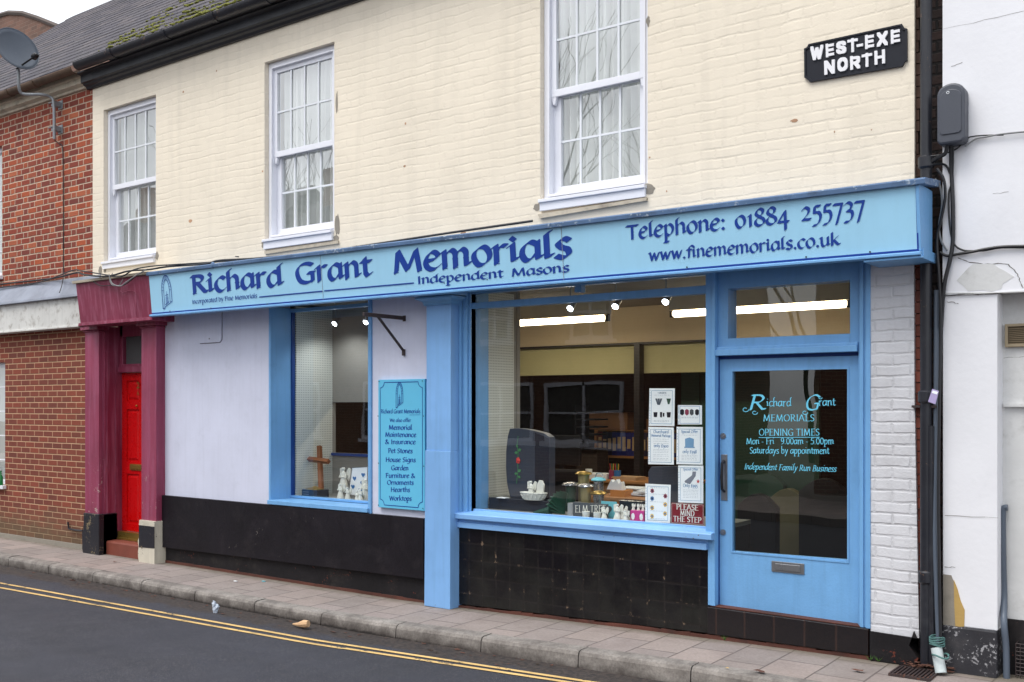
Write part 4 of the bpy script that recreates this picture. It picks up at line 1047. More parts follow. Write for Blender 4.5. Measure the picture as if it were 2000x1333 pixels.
def plinth(px_l, px_r, ptl, pbt, mats, label, seed, xr):
    a, b = X(px_l, my-.03), X(px_r, my-.03); z1 = Z(px_l+10, ptl, my-.03); z0 = gz(a)-.02; random.seed(seed)
    L = [(a+random.uniform(-.012, .008)-(.02 if 0 < k < 5 else 0), z0+(z1-z0)*k/8) for k in range(9)]; R = [(b, z1), (b, z0)]
    mb = MB(); mb.prism(L+R, my-.03, .1); mb.box(b, xr, my+.03, .1, z0, z1-.005)
    if len(mats) > 1:
        zc = z1-.02; mb.mi = 1
        mb.prism([(a-.004, z1-.32), (b+.002, z1-.31), (b+.002, z1-.06), (a-.004, z1-.06)], my-.034, my-.028)
    return mb.build('plinth_block', mats, DW, bevel=.006, label=label)
M['plblk'] = paint('flaking_black_paint', (24, 26, 36), .4, .2, .2, chips=.25, chipc=(130, 116, 88), bump=.4)
M['plwht'] = paint('flaking_white_paint', (200, 194, 178), .6, .1, .3, chips=.2, chipc=(86, 76, 62), bump=.4, streak=.3)
plinth(162.5, 193, 1003, 0, [M['plblk']], 'black painted plinth block left of the red door', 4, mr+.014)
plinth(272, 301.5, 1017, 0, [M['plwht'], M['plblk']], 'black and white flaking plinth block right of the red door', 9, rr+.012)
s0, s1 = mr+.01, rl+.02
zst = Z(235, 1060, -.04)
mb = MB(); mb.mold(s0, s1, [(-.05, gz(s0)-.02), (-.05, zst-.02), (-.042, zst-.005), (-.03, zst), (.3, zst+.01), (.3, gz(s0)-.02)]); mb.build('doorstep', M['terra'], DW)
mb = MB(); zd0 = Z(236, 1036.5, yk); mb.box(dl, d1, yk-.04, yk+.02, zst+.008, zd0-.004); mb.box(dl, d1, yk-.06, yk, zst+.008, zst+.03); mb.build('threshold', M['brass'], DW)
zdt = Z(234, 729, yk)
mb = MB(); yk2 = yk+.03
def panels(mb, x0, x1, z0, z1, y, rows, st=.10, mid=.08):
    cm = (x0+x1)/2; cols = ((x0+st, cm-mid/2), (cm+mid/2, x1-st))
    xs = [x0, cols[0][0], cols[0][1], cols[1][0], cols[1][1], x1]
    holes = [(c0, c1, r0, r1) for c0, c1 in cols for r0, r1 in rows]
    mb.wall(x0, x1, z0, z1, holes, y, .018)
    for (a, b, c, d) in holes:
        mb.quad((a, y+.018, c), (b, y+.018, c), (b, y+.018, d), (a, y+.018, d))
        mb.add([(a+.02, y+.018, c+.02), (b-.02, y+.018, c+.02), (b-.02, y+.018, d-.02), (a+.02, y+.018, d-.02), (a+.045, y+.006, c+.045), (b-.045, y+.006, c+.045), (b-.045, y+.006, d-.045), (a+.045, y+.006, d-.045)],
               [(4,5,6,7),(0,1,5,4),(1,2,6,5),(2,3,7,6),(3,0,4,7)])
zz = lambda py: Z(245, py, yk2)
panels(mb, ddx, ddr, zd0, zdt, yk2, ((zz(1022), zz(927)), (zz(900), zz(802)), (zz(786), zz(744))) if False else ((zz(1022), zz(925)), (zz(902), zz(800)), (zz(784), zz(744))))
rd = mb.build('flat_door', M['red'], DW, label='glossy red panelled front door of the flat')
mb = MB(); c = W(265, 913, yk2); mb.box(c[0]-.11, c[0]+.13, yk2-.012, yk2, c[1]-.038, c[1]+.038); mb.box(c[0]-.09, c[0]+.11, yk2-.018, yk2-.01, c[1]-.022, c[1]+.022); mb.build('letter_box', M['brass'], rd, bevel=.003)
mb = MB(); lettering(mb, '2', W(265.5, 759, yk2-.02), W(272, 758, yk2-.02), .07, yk2-.015, lining=True, w=.2, th=.12, cell=.06); mb.build('door_digit', M['brass'], rd, recalc=False); mb = MB(); lettering(mb, 'A', W(266.5, 772, yk2-.02), W(271, 772, yk2-.02), .03, yk2-.015, w=.2, th=.12, cell=.06)
mb.build('door_letter', M['brass'], rd, recalc=False)
MB().blob((W(268.5, 793, yk2)[0], yk2-.012, W(268.5, 793, yk2)[1]), .012, 8, 6).build('spyhole', M['brass'], rd)

# ---- interior
IX0, IX1, IY1, IC = X(318)+.5, -1.9, 6.5, 2.93
mb = MB(); mb.box(IX0, IX1, .3, IY1, .0, .02); mb.build('shop_floor', M['infloor'], SB)
mb = MB(); mb.box(IX0, IX1, .02, IY1, IC, IC+.05); mb.build('shop_ceiling', M['inceil'], SB)
mb = MB()
bw = 2.9
zb1_ = 1.83+ (792-727)/ (F*CS+374*SN)*(D+bw)
mb.box(X(880, bw), IX1, bw, bw+.1, zb1_, IC); 
mb.build('shop_back_wall', M['inwall'], SB)
mb = MB(); mb.box(IX0, IX1, IY1-.1, IY1, 0, IC); mb.box(IX0-.1, IX0, .25, IY1, 0, IC); mb.box(IX1, IX1+.1, .3, IY1, 0, IC)
mb.box(IX0, X(1040, 4.8), 4.7, 4.8, 0, IC); mb.build('shop_inner_wall', M['indark'], SB)
mb = MB(); by = 2.8; za = Z(1004, 679, by); zbm = Z(1004, 645, by); mb.box(X(880, by), IX1, by, by+.09, za, IC); mb.build('ceiling_beam', M['inbeam'], SB)
mb = MB(); mb.box(X(880, by), IX1, by+.01, by+.09, za-.02, za-.001); mb.build('beam_shadow_strip', M['black'], SB)  # black strip stands in for the shadow line under the beam
mb = MB(); mb.box(X(1238, by), X(1249, by), by, by+.1, 0.02, za-.02); mb.build('interior_post', M['black'], SB)
# green partition on the right seen through window and door
mb = MB(); mb.box(X(1330, 3.6), X(1600, 3.6), 3.6, 3.65, 0, Z(1374, 720, 3.6)); mb.box(X(1352, 3.55), X(1364, 3.55), 3.57, 3.6, 0, 2.2); mb.build('green_partition', M['green'], SB)
# pegboards and display floors
mb = MB(); pgx = gl_-.02; mb.box(pgx, pgx+.0195, g2+.013, .77, zsb-.05, 2.9); mb.build('pegboard', M['peg'], SB)
pg2 = wl+.03; mb = MB(); mb.box(pg2-.02, pg2, gy+.03, .85, zs1-.02, 2.9); mb.build('pegboard', M['peg'], SB)
mb = MB(); mb.box(gl_-.03, gr, g2+.005, .85, zsb-.04, zsb-.005); mb.build('display_floor', M['ingrey'], SB)
mb = MB(); mb.box(pg2, wr+.3, gy+.005, .9, zs1-.02, zs1+.012); mb.build('display_floor', M['ingrey'], SB)
mb = MB(); oz0, oz1 = Z(683, 886, .85), Z(683, 786, .85); mb.wall(pg2-.02, pgx-.002, zs1, 2.93, [(X(648, .85)+.01, pgx-.1, oz0, oz1)], .85, .05); mb.build('display_back_wall', M['ingrey'], SB)
MB().box(X(648, .85), pgx-.1, .83, .86, oz0-.03, oz0).build('hatch_ledge', M['blueshade'], SB)
mb = MB(); mb.box(pgx-.06, pgx-.002, .31, .84, 0, 2.93) ; mb.build('partition', M['ingrey'], SB)
MB().box(px0-.02, IX1+.1, .3, .4, 0, 2.93).build('partition', M['ingrey'], SB)
MB().box(gl_, gr, .8, .85, 0, zsb-.04).build('display_plinth', M['indark'], SB)
# shell to keep daylight out above the shop and on the roof side
mb = MB(); mb.box(XL+.02, XR-.02, .36, .4, 3.0, EZ+.1); mb.build('room_back', M['room'], SB)
MB().box(XL, XR+.2, .05, 7, EZ+.1, EZ+.15).build('attic_floor', M['room'], SB)
# fluorescent fittings
ly = 1.8
def fitting(pa, pb, label):
    x0_, x1_ = X(pa, ly), X(pb, ly); z = Z(1187, 627, ly)-.0
    t = thing('ceiling_light', label, 'ceiling light', ((x0_+x1_)/2, ly, z+.12), 'lit strip lights on the shop ceiling')
    MB().box(x0_-.03, x1_+.03, ly-.05, ly+.05, z+.06, IC-.002).build('housing', paint('fitting_cream', (214, 205, 180), .5), t, bevel=.005)
    la = bpy.data.lights.new('strip_glow', 'AREA'); la.shape = 'RECTANGLE'; la.size = x1_-x0_; la.size_y = .08; la.energy = 9; la.color = (1, .88, .68)
    lo = bpy.data.objects.new('strip_glow', la); scene.collection.objects.link(lo); lo.parent = t; lo.location = (0, 0, -.13)
    MB().tube([(x0_, ly, z+.03), (x1_, ly, z+.03)], .034, 12).build('lit_tube', M['tube'], t, smooth=True)
    mb = MB(); [mb.box(q-.02, q+.02, ly-.025, ly+.025, z-.005, z+.07) for q in (x0_-.012, x1_+.012)]; mb.build('end_cap', M['black'], t)
fitting(920, 1184, 'lit strip light seen through the left of the wide display window')
fitting(1316, 1656, 'lit strip light running behind the window post and over the shop door')
def spotl(px, py, y, label):
    x_, z_ = W(px, py, y); t = thing('spot_light', label, 'spot light', (x_, y, z_), 'small spot lights above the window displays')
    MB().tube([(x_, y, IC), (x_, y, z_+.05)], .006, 6).build('stem', M['galv'], t)
    mb = MB(); mb.tube([(x_, y+.06, z_+.05), (x_-.0, y, z_), (x_, y-.012, z_-.01)], [.022, .03, .034], 14); mb.build('lamp_head', M['galv'], t, smooth=True)
    MB().tube([(x_, y-.013, z_-.011), (x_, y-.016, z_-.0135)], .028, 14).build('lit_lens', M['spot'], t)
    la = bpy.data.lights.new('spot_glow', 'SPOT'); la.energy = 9; la.spot_size = 2.6; la.spot_blend = .8; la.shadow_soft_size = .03; la.color = (.96, .98, 1)
    lo = bpy.data.objects.new('spot_glow', la); scene.collection.objects.link(lo); lo.parent = t; lo.location = (0, -.02, -.03); lo.rotation_euler = (math.radians(8), 0, 0)
spotl(1115, 601, .45, 'leftmost spot light in the wide display window'); spotl(1203, 597, .45, 'middle spot light in the wide display window'); spotl(1301, 588, .45, 'rightmost spot light in the wide display window')
spotl(655, 631, .55, 'spot light above the wooden cross'); spotl(716, 628, .55, 'spot light at the right edge of the narrow window')

# ------------------------------------------------------------------ neighbour house on the left
NX0 = X(-260)
XN = XL
NB = thing('brick_house', 'red brick terraced house left of the shop with a satellite dish', 'house', (X(60), 0, 0))
uz0 = Z(80, 552); uz1 = Z(90, 200)+.0
uwx = X(4)      # right edge of upper window
uw = (uwx-1.05, uwx, Z(2, 542)+.02, Z(2, 285)); lw = (X(10)-1.5, X(10), Z(8, 948), Z(10, 708))
MB().wall(NX0, XN-.001, uz0-.1, uz1+.12, [uw], .0, .1).build('upper_wall', M['oldbrick'], NB)
zbb = Z(80, 646)
MB().wall(NX0, ml-.001, gz(X(60))-.05, zbb+.02, [lw], .0, .1).build('lower_wall', M['newbrick'], NB)
mb = MB(); n = 10; zl0, zl1 = Z(75, 588, -.1), Z(75, 556, -.02)
mb.mold(NX0, q0-.005, [(.01, zl1+.03), (-.012, zl1+.02), (-.03, zl1-.02), (-.17, zl0+.02), (-.18, zl0-.012), (.01, zl0-.012)]); mb.build('lead_flashing', M['lead'], NB, bevel=.006)
mb = MB(); mb.box(NX0, q0+.01, -.13, .01, zbb, zl0-.012); mb.box(NX0, q0+.01, -.15, .01, zbb-.012, zbb+.012); mb.build('rendered_band', M['wband'], NB, bevel=.004)
zc = Z(90, 199)
mb = MB(); mb.mold(NX0, XN+.02, [(.01, zc-.01), (-.03, zc-.01), (-.04, zc+.015), (-.07, zc+.03), (-.09, zc+.04), (-.09, zc+.10), (-.12, zc+.11), (-.12, zc+.16), (.01, zc+.16)]); mb.build('stone_cornice', M['stone'], NB, bevel=.004)
g_ = gutter(NX0, X(147, -.2), -.20, GZ-.015, .065, M['rust'], NB, [X(70, -.2), X(20, -.2)])
roof(NX0, RX-.004, NB)
for (h, nm, y_) in ((uw, 'upstairs window at the left picture edge', .07), (lw, 'ground floor window at the left picture edge', .06)):
    mb = MB(); frame(mb, h[0], h[1], h[2], h[3], .06, y_, y_+.08); mb.box(h[0]-.02, h[1]+.03, -.05, y_+.05, h[2]-.05, h[2]-.001)
    for k in (1, 2, 3, 4): zq = h[2]+(h[3]-h[2])*k/5; mb.box(h[0]+.06, h[1]-.06, y_+.02, y_+.04, zq-.008, zq+.008)
    f = mb.build('window', M['white'], NB, bevel=.003, label=nm)
    MB().quad((h[0]+.05, y_+.045, h[2]+.05), (h[1]-.05, y_+.045, h[2]+.05), (h[1]-.05, y_+.045, h[3]-.05), (h[0]+.05, y_+.045, h[3]-.05)).build('pane', M['glassup'], f, recalc=False)
    MB().quad((h[0], y_+.2, h[2]), (h[1]+.1, y_+.2, h[2]), (h[1]+.1, y_+.2, h[3]), (h[0], y_+.2, h[3])).build('net_curtain', M['curt'], f)
mb = MB(); mb.box(NX0, ml-.02, -.02, .0, gz(X(60))-.05, gz(X(60))+.05); mb.build('footing', M['cement'], NB)
bx, bz = W(5, 953, -.02)
mb = MB(); mb.lathe((bx-.03, -.03, Z(8, 948)), [(.028, 0), (.03, .01), (.03, .11), (.012, .15), (.012, .2)], 14); mb.build('bottle', M['bgreen'], label='green bottle on the window sill at the left edge', cat='bottle', smooth=True)
mb = MB(); c = [W(a, b, -.02) for a, b in ((139, 1036), (141, 1032), (134, 1020), (136, 1033), (150, 1036), (163, 1037))]
MB().tube([(p[0], -.03, p[1]) for p in c[2:]], .012, 8).build('waste_pipe', M['iron'], label='small black pipe low on the brick wall beside the plinth block', cat='pipe', smooth=True)

# distant brown brick gable beyond the roofs
P = [W(a, b, 14) for a, b in ((-120, 90), (-60, 20), (-20, 22), (0, 32), (18, 27), (45, 28), (70, 36), (110, 52), (150, 75), (190, 120), (190, 400), (-120, 400))]
GB = thing('brown_brick_building', 'distant brown brick building with a curved coping above the roofs', 'building', (X(40, 14), 14, 0))
P2 = [(a, max(b, .0)) for a, b in P]; P2[-2] = (P2[-2][0], 0); P2[-1] = (P2[-1][0], 0)
MB().prism(P2, 14, 20).build('wall', brick('far_brown_brick', [(104, 76, 64), (120, 86, 72), (92, 70, 60)], (120, 100, 88), L=.45, H=.15), GB)
mb = MB(); mb.tube([(a, 14, b+.03) for a, b in P2[1:-2]], .1, 6); mb.build('coping', paint('dark_coping', (84, 74, 70), .8), GB)

# ------------------------------------------------------------------ white building on the right
WX = X(1841); WX1 = 3.2
WB = thing('white_building', 'white painted rendered building right of the drainpipes', 'building', ((WX+WX1)/2, 0, 0))
zled = Z(1920, 573)
MB().box(WX, WX1, .0, .5, zled, 5.2).build('upper_wall', M['wwall'], WB)
pw = X(1948)
zbl = Z(1880, 1225)
MB().box(WX, pw, .003, .5, zbl, zled-.002).build('pilaster', M['wwall'], WB, bevel=.006)
ry = .16
MB().box(pw-.002, WX1, ry, .5, zbl+.05, zled-.003).build('recessed_wall', M['wwall2'], WB)
mb = MB(); mb.prism([W(1842, 577), W(1890, 576), W(1945, 573), W(1999, 571), (WX1, zled-.02), (WX1, zled+.0), (WX, zled+.0)], -.012, .004); mb.prism([W(1842, 574), W(2000, 571.5), W(2000, 570), W(1842, 572.5)], -.006, .0); mb.build('cracked_ledge', M['wwall2'], WB)
mb = MB(); mb.box(WX-.002, pw+.0, -.02, .5, gz(WX)-.05, zbl); pbk = mb.build('pilaster_base', paint('worn_black_white_base', (40, 40, 46), .6, .3, .3, chips=.42, chipc=(156, 156, 160), bump=.5, gs=2.2, gc=(96, 92, 90)), WB, bevel=.01)
MB().box(pw, WX1, ry-.02, .5, gz(0)-.05, zbl+.06).build('recessed_base', M['blk2'], WB)
mb = MB(); mb.prism([W(1842, 1122), W(1858, 1124), W(1868, 1150), W(1874, 1175), W(1882, 1195), W(1883, 1225), W(1842, 1225)], -.0, .006); mb.build('exposed_cement', M['cement'], WB)
mb = MB(); mb.prism([W(1863, 1133), W(1870, 1150), W(1876, 1173), W(1884, 1192), W(1883, 1224), W(1866, 1225), W(1864, 1180)], -.003, .006); mb.build('exposed_render', M['ochre'], WB)
mb = MB()
def crack(pts, t=.006, y=-.0015):
    P = [W(a, b, 0) for a, b in pts]; rr_ = []
    for (p, q) in zip(P, P[1:]):
        for k in range(4): rr_.append((p[0]+(q[0]-p[0])*k/4+random.uniform(-.004, .004), p[1]+(q[1]-p[1])*k/4+random.uniform(-.004, .004)))
    rr_.append(P[-1])
    for i_, (p, q) in enumerate(zip(rr_, rr_[1:])): line(mb, p, q, t*random.uniform(.4, 1), y-i_*.00004)
crack([(1872, 503), (1893, 513), (1930, 516), (1968, 516), (1985, 532), (1992, 548), (1999, 563)]); crack([(1848, 590), (1862, 590), (1872, 594)], .004)
crack([(1843, 577), (1900, 575), (1950, 573)], .008); crack([(1960, 700), (2000, 697)], .003); crack([(1858, 130), (1880, 122)], .003); crack([(1940, 379), (1970, 375)], .003); crack([(1845, 1006), (1950, 1012)], .003); crack([(1845, 1107), (1866, 1109)], .004)
crack([(1825, 60), (1900, 45), (2000, 22)], .002)
mb.build('crack', paint('crack_dark', (100, 96, 92), .9), WB, recalc=False)
mb = MB(); patch(mb, 1920, 545, 50, 30, 77, -.002); mb.build('repair_patch', M['wwall2'], WB)
mb = MB(); zr1 = Z(1980, 585, ry); mb.quad((pw+.0, -.002, zled-.002), (WX1, -.002, zled-.002), (WX1, ry, zled-.001), (pw, ry, zled-.001)); mb.box(X(1962, ry), WX1, ry-.03, ry, Z(1980, 795, ry)-.0, Z(1980, 795, ry)+.02); mb.build('ledge', M['wwall2'], WB)
# vent grille
vx0, vz0, vz1 = X(1963, ry-.02), Z(1980, 678, ry-.02), Z(1980, 633, ry-.02)
t = thing('vent_grille', 'beige louvred vent grille in the white wall recess at right edge', 'vent', (vx0+.15, ry, vz0))
mb = MB(); frame(mb, vx0, vx0+.30, vz0, vz1, .018, ry-.03, ry-.001); mb.build('frame', paint('vent_beige', (150, 136, 112), .6), t, bevel=.002)
mb = MB()
for k in range(9): z_ = vz0+.02+k*(vz1-vz0-.04)/9; mb.add([(vx0+.018, ry-.025, z_), (vx0+.282, ry-.025, z_), (vx0+.282, ry-.006, z_+.012), (vx0+.018, ry-.006, z_+.012), (vx0+.018, ry-.023, z_-.002), (vx0+.282, ry-.023, z_-.002), (vx0+.282, ry-.004, z_+.01), (vx0+.018, ry-.004, z_+.01)], [(0,1,2,3),(4,7,6,5),(0,4,5,1),(3,2,6,7)])
mb.build('louvre', paint('vent_beige_slat', (134, 120, 98), .6), t)
MB().box(vx0+.018, vx0+.282, ry-.003, ry-.001, vz0+.018, vz1-.018).build('backing', M['black'], t)
# dark gap between the buildings
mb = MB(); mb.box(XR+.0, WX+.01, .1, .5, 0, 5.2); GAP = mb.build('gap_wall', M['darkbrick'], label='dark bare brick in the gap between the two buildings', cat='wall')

# ------------------------------------------------------------------ things on the walls
# street name plate
yn = -.012
def plate(px):
    L = [(1579.5, 87), (1762, 47.5), (1764.5, 52), (1767, 56), (1772, 56.5), (1772.5, 119), (1768, 120.5), (1765, 127), (1763, 130), (1582, 161), (1579, 157), (1575, 154), (1571.5, 152.5), (1571, 96), (1575, 94), (1578, 91)]
    return [W(a, b, yn) for a, b in L]
SP = thing('street_name_plate', 'black cast street name plate with raised white letters', 'street sign', (X(1672), yn, Z(1672, 140)))
P = plate(0); MB().prism(P, yn, -.001).build('plate', paint('plate_black', (20, 23, 34), .45, .1, .1, spec=.3), SP, bevel=.002)
mb = MB(); cx_, cz_ = sum(p[0] for p in P)/len(P), sum(p[1] for p in P)/len(P)
I = [(cx_+(a-cx_)*.965, cz_+(b-cz_)*.92) for a, b in P]; n = len(P)
mb.add([(a, yn-.008, b) for a, b in P]+[(a, yn-.008, b) for a, b in I]+[(a, yn+.001, b) for a, b in P]+[(a, yn+.001, b) for a, b in I], [(i, (i+1) % n, (i+1) % n+n, i+n) for i in range(n)]+[(i, i+2*n, (i+1) % n+2*n, (i+1) % n) for i in range(n)]+[(i+n, (i+1) % n+n, (i+1) % n+3*n, i+3*n) for i in range(n)])
mb.build('rim', paint('plate_black', (34, 38, 50), .4), SP)
SANS = {'W': 'L.0,1.0 .26,0 .5,.85 .74,0 1.0,1.0', 'E': 'L.08,0 .08,1|L.08,.92 .72,.92|L.08,.5 .66,.5|L.08,.08 .72,.08', 'S': 'S.72,.76 .55,.92 .3,.93 .1,.75 .25,.56 .55,.46 .74,.28 .6,.09 .3,.07 .08,.26', 'T': 'L.42,0 .42,1|L.02,.92 .82,.92',
        '-': 'L.05,.42 .5,.42', 'X': 'L.02,0 .82,1|L.04,1 .8,0', 'N': 'L.08,0 .08,1|L.1,1 .74,0|L.76,0 .76,1', 'O': 'S.45,.93 .15,.78 .08,.5 .16,.22 .45,.07 .74,.22 .82,.5 .74,.78 .45,.93', 'R': 'L.08,0 .08,1|L.08,.92 .45,.92|S.45,.92 .74,.86 .78,.68 .68,.5 .45,.46|L.45,.46 .08,.46|L.42,.46 .78,0', 'H': 'L.08,0 .08,1|L.78,0 .78,1|L.08,.5 .78,.5'}
for k, v in SANS.items(): GL['#'+k] = (1.0, v)
def sansletter(mb, ch, box, y0, y1):
    "raised block letter filling a pixel box given by four corner pixels (bl, br, tr, tl)"
    bold = .27
    _, vs, fs = glyph('#'+ch, bold, bold*.9, 0, .035)
    a = np.array(vs); mn, mxx = a.min(0), a.max(0)
    bl_, br_, tr_, tl_ = [W(*p, y0) for p in box]; o = []
    for (u, v) in vs:
        s, t_ = (u-mn[0])/(mxx[0]-mn[0]), (v-mn[1])/(mxx[1]-mn[1])
        xx = (bl_[0]*(1-s)+br_[0]*s)*(1-t_)+(tl_[0]*(1-s)+tr_[0]*s)*t_; z_ = (bl_[1]*(1-s)+br_[1]*s)*(1-t_)+(tl_[1]*(1-s)+tr_[1]*s)*t_
        o.append((xx, z_))
    b = len(mb.v); edges = {}
    key = lambda p: (round(p[0], 5), round(p[1], 5))
    mb.add([(x, y0, z) for x, z in o], fs)
    for f in fs:
        for i in range(len(f)):
            p, q = key(o[f[i]]), key(o[f[(i+1) % len(f)]])
            if (q, p) in edges: edges.pop((q, p))
            else: edges[(p, q)] = 1
    for (p, q) in edges: mb.quad((p[0], y0, p[1]), (q[0], y0, q[1]), (q[0], y1, q[1]), (p[0], y1, p[1]))
def zb_(p): return (1550+p[0]/8, 30+p[1]/8)
rows = [('W', (262, 713), (462, 678), (462, 460), (262, 492)), ('E', (505, 660), (635, 636), (628, 422), (498, 452)), ('S', (665, 615), (822, 590), (820, 390), (662, 420)), ('T', (840, 594), (1002, 560), (1000, 345), (838, 375)),
        ('-', (985, 500), (1082, 480), (1082, 440), (982, 460)), ('E', (1118, 532), (1258, 505), (1256, 285), (1114, 315)), ('X', (1300, 495), (1475, 465), (1466, 240), (1298, 275)), ('E', (1520, 450), (1665, 425), (1660, 202), (1516, 232)),
        ('N', (480, 935), (642, 908), (642, 690), (474, 715)), ('O', (685, 890), (845, 860), (842, 645), (682, 675)), ('R', (885, 858), (1040, 828), (1034, 615), (880, 642)), ('T', (1064, 826), (1227, 790), (1225, 575), (1062, 605)), ('H', (1265, 778), (1428, 750), (1425, 530), (1260, 560))]
mb = MB()
for r in rows:
    if r[0] == '-': 
        P4 = [W(*zb_(p), yn-.012) for p in r[1:]]; mb.prism(P4, yn-.012, yn+.001)
    else: sansletter(mb, r[0], [zb_(p) for p in r[1:]], yn-.012, yn+.001)
mb.build('lettering', paint('raised_white_letter', (228, 228, 232), .4, .02, .05), SP, recalc=False)

# hanging sign boards: services board
BP = [W(738.5, 743, -.035), W(829.5, 739.5, -.035), W(829.5, 997.5, -.035), W(739, 992, -.035)]
BX0, BX1 = avg(BP[0][0], BP[3][0]), avg(BP[1][0], BP[2][0]); BZ1, BZ0 = avg(BP[0][1], BP[1][1]), avg(BP[2][1], BP[3][1])
BO = thing('sign_board', 'tall blue board listing memorial services on the grey wall', 'sign', (avg(BX0, BX1), -.03, BZ0))
MB().box(BX0, BX1, -.035, -.001, BZ0, BZ1).build('board', paint('board_blue', (98, 186, 222), .35, .03, .04, bump=.03), BO, bevel=.002)
mb = MB(); yb = -.0365
w_, h_ = BX1-BX0, BZ1-BZ0
def bp(u, v): return (BX0+u*w_, BZ1-v*h_)
r = .09*w_; e = .045*w_
pts = []
def arc_(cx, cz, a0, a1): return [(cx+r*math.cos(a0+(a1-a0)*k/5), cz+r*math.sin(a0+(a1-a0)*k/5)) for k in range(6)]
pts = arc_(BX0+e, BZ1-e, 0, -PI/2) ; pts = [(BX0+e+r, BZ1-e)] + arc_(BX0+e, BZ1-e, 0, -PI/2)[1:] + arc_(BX0+e, BZ0+e, PI/2, 0) + arc_(BX1-e, BZ0+e, PI, PI/2) + arc_(BX1-e, BZ1-e, -PI/2, -PI); pts.append(pts[0])
for i, (p, q) in enumerate(zip(pts, pts[1:])): line(mb, p, q, .007, yb-(i % 2)*.0002)
arch(mb, *(X(a, -.036) for a in (773.5, 787)), Z(780, 797, -.036), Z(780, 747, -.036), yb, .0045)
def bt(txt, l, r_, py, xh, dy=0, **k):
    kk = dict(w=.25, th=.07, ang=.6, cell=.07); kk.update(k)
    lettering(mb, txt, W(l, py, -.036), W(r_, py+dy, -.036), xh, yb, **kk)
bt('Richard Grant Memorials', 744, 821, 808, .026, -.5); bt('We also offer', 761, 803, 824.5, .022)
line(mb, W(800, 811, -.036), W(821, 810.5, -.036), .003, yb)
for (s_, l, r_, py) in (('Memorial', 759, 805, 839.5), ('Maintenance', 752, 813, 853.5), ('& Insurance', 752, 812, 867.5), ('Pet Stones', 758, 806, 885), ('House Signs', 753, 812, 902.5), ('Garden', 764, 798, 918.5), ('Furniture &', 753, 811, 933.5), ('Ornaments', 756, 808, 947), ('Hearths', 763, 801, 961), ('Worktops', 760, 804, 978)): bt(s_, l, r_, py, .030, .6, w=.27)
mb.build('lettering', M['navy'], BO, recalc=False)
mb = MB()
for (a, b) in ((740.5, 745.5), (825, 744.5), (738.5, 813), (827.5, 813), (739.5, 905), (827.5, 911), (739.5, 987), (826, 993.5)):
    c = W(a, b, -.036); MB().tube([(c[0], -.036, c[1]), (c[0], -.04, c[1])], .005, 6).build('screw', M['iron'], BO)
# bracket for a hanging sign
hx_ = X(790); BR = thing('sign_bracket', 'empty rusty iron bracket sticking out above the blue board', 'bracket', (hx_, 0, Z(785, 690)))
zA_ = Z(790, 622); yE = -.55
mb = MB(); mb.box(hx_-.012, hx_+.012, yE, -.001, zA_-.018, zA_+.018); mb.build('arm', M['rustiron'], BR, bevel=.003)
mb = MB(); zw = Z(783, 685); mb.tube([(hx_, -.36, zA_-.01), (hx_, -.02, zw)], .013, 6); mb.box(hx_-.014, hx_+.014, -.022, -.001, zw-.05, zw+.01); mb.build('strut', M['rustiron'], BR)
mb = MB(); mb.box(hx_-.016, hx_+.02, -.01, -.001, zA_-.03, zA_+.025); mb.build('wall_plate', M['rustiron'], BR, bevel=.002)
mb = MB(); mb.tube([(hx_, yE+.03, zA_-.02), (hx_, yE+.035, zA_-.05), (hx_, yE+.02, zA_-.06), (hx_, yE+.01, zA_-.045)], .004, 6); mb.build('hook', M['galv'], BR)

# satellite dish
dc = (X(33, -.55), -.55, Z(33, 96, -.55))
DI = thing('satellite_dish', 'dark grey satellite dish on a bent arm fixed to the brick house', 'satellite dish', (X(105), 0, Z(105, 270)))
mb = MB(); ax = (Vector((.86, -.50, -.1))*.72 + Vector((CS, SN, 0))*.48 + Vector((0, 0, .5))).normalized(); s1_ = ax.cross(Vector((0, 0, 1))).normalized(); s2_ = s1_.cross(ax)
rings = 6; seg_ = 28; vs_ = [Vector(dc)-ax*.05]
for i in range(1, rings+1):
    q = i/rings
    for k in range(seg_): vs_.append(Vector(dc)+ (s1_*math.cos(2*PI*k/seg_)*.27+s2_*math.sin(2*PI*k/seg_)*.30)*q + ax*(-.05+.06*q*q))
fs_ = [(0, 1+k, 1+(k+1) % seg_) for k in range(seg_)]
for i in range(rings-1):
    for k in range(seg_): fs_.append((1+i*seg_+k, 1+(i+1)*seg_+k, 1+(i+1)*seg_+(k+1) % seg_, 1+i*seg_+(k+1) % seg_))
mb.add(vs_, fs_); mb.tube(vs_[-seg_:]+[vs_[-seg_]], .006, 6, cap=False)
o_ = mb.build('reflector', M['dish'], DI, smooth=True, recalc=False)
sm = o_.modifiers.new('solid', 'SOLIDIFY'); sm.thickness = .004
mb = MB(); b0 = Vector(dc)-Vector((0, 0, .24))-ax*.02; b1 = Vector(dc)+ax*.22-Vector((0, 0, .20))+Vector((CS, SN, 0))*.17; mb.tube([b0, b1], .011, 8); mb.build('feed_arm', M['black'], DI, smooth=True)
mb = MB(); mb.tube([b1-ax*.03, b1-ax*.06+s2_*.02, b1-ax*.10+s2_*.03], [.028, .04, .04], 12); mb.tube([b1-ax*.02-s1_*.02, b1-ax*.02+s1_*.035], .016, 8); mb.build('receiver', M['black'], DI, smooth=True)
pts = [(Vector(dc)-ax*.06-s2_*.02), (X(36, -.5), -.5, Z(36, 140, -.5)), (X(37, -.48), -.48, Z(37, 170, -.48)), (X(45, -.42), -.42, Z(45, 184, -.42)), (X(80, -.25), -.25, Z(80, 185, -.25)), (X(98, -.14), -.14, Z(98, 190, -.14)), (X(105, -.11), -.11, Z(105, 204, -.11)), (X(106, -.11), -.11, Z(106, 272, -.11))]
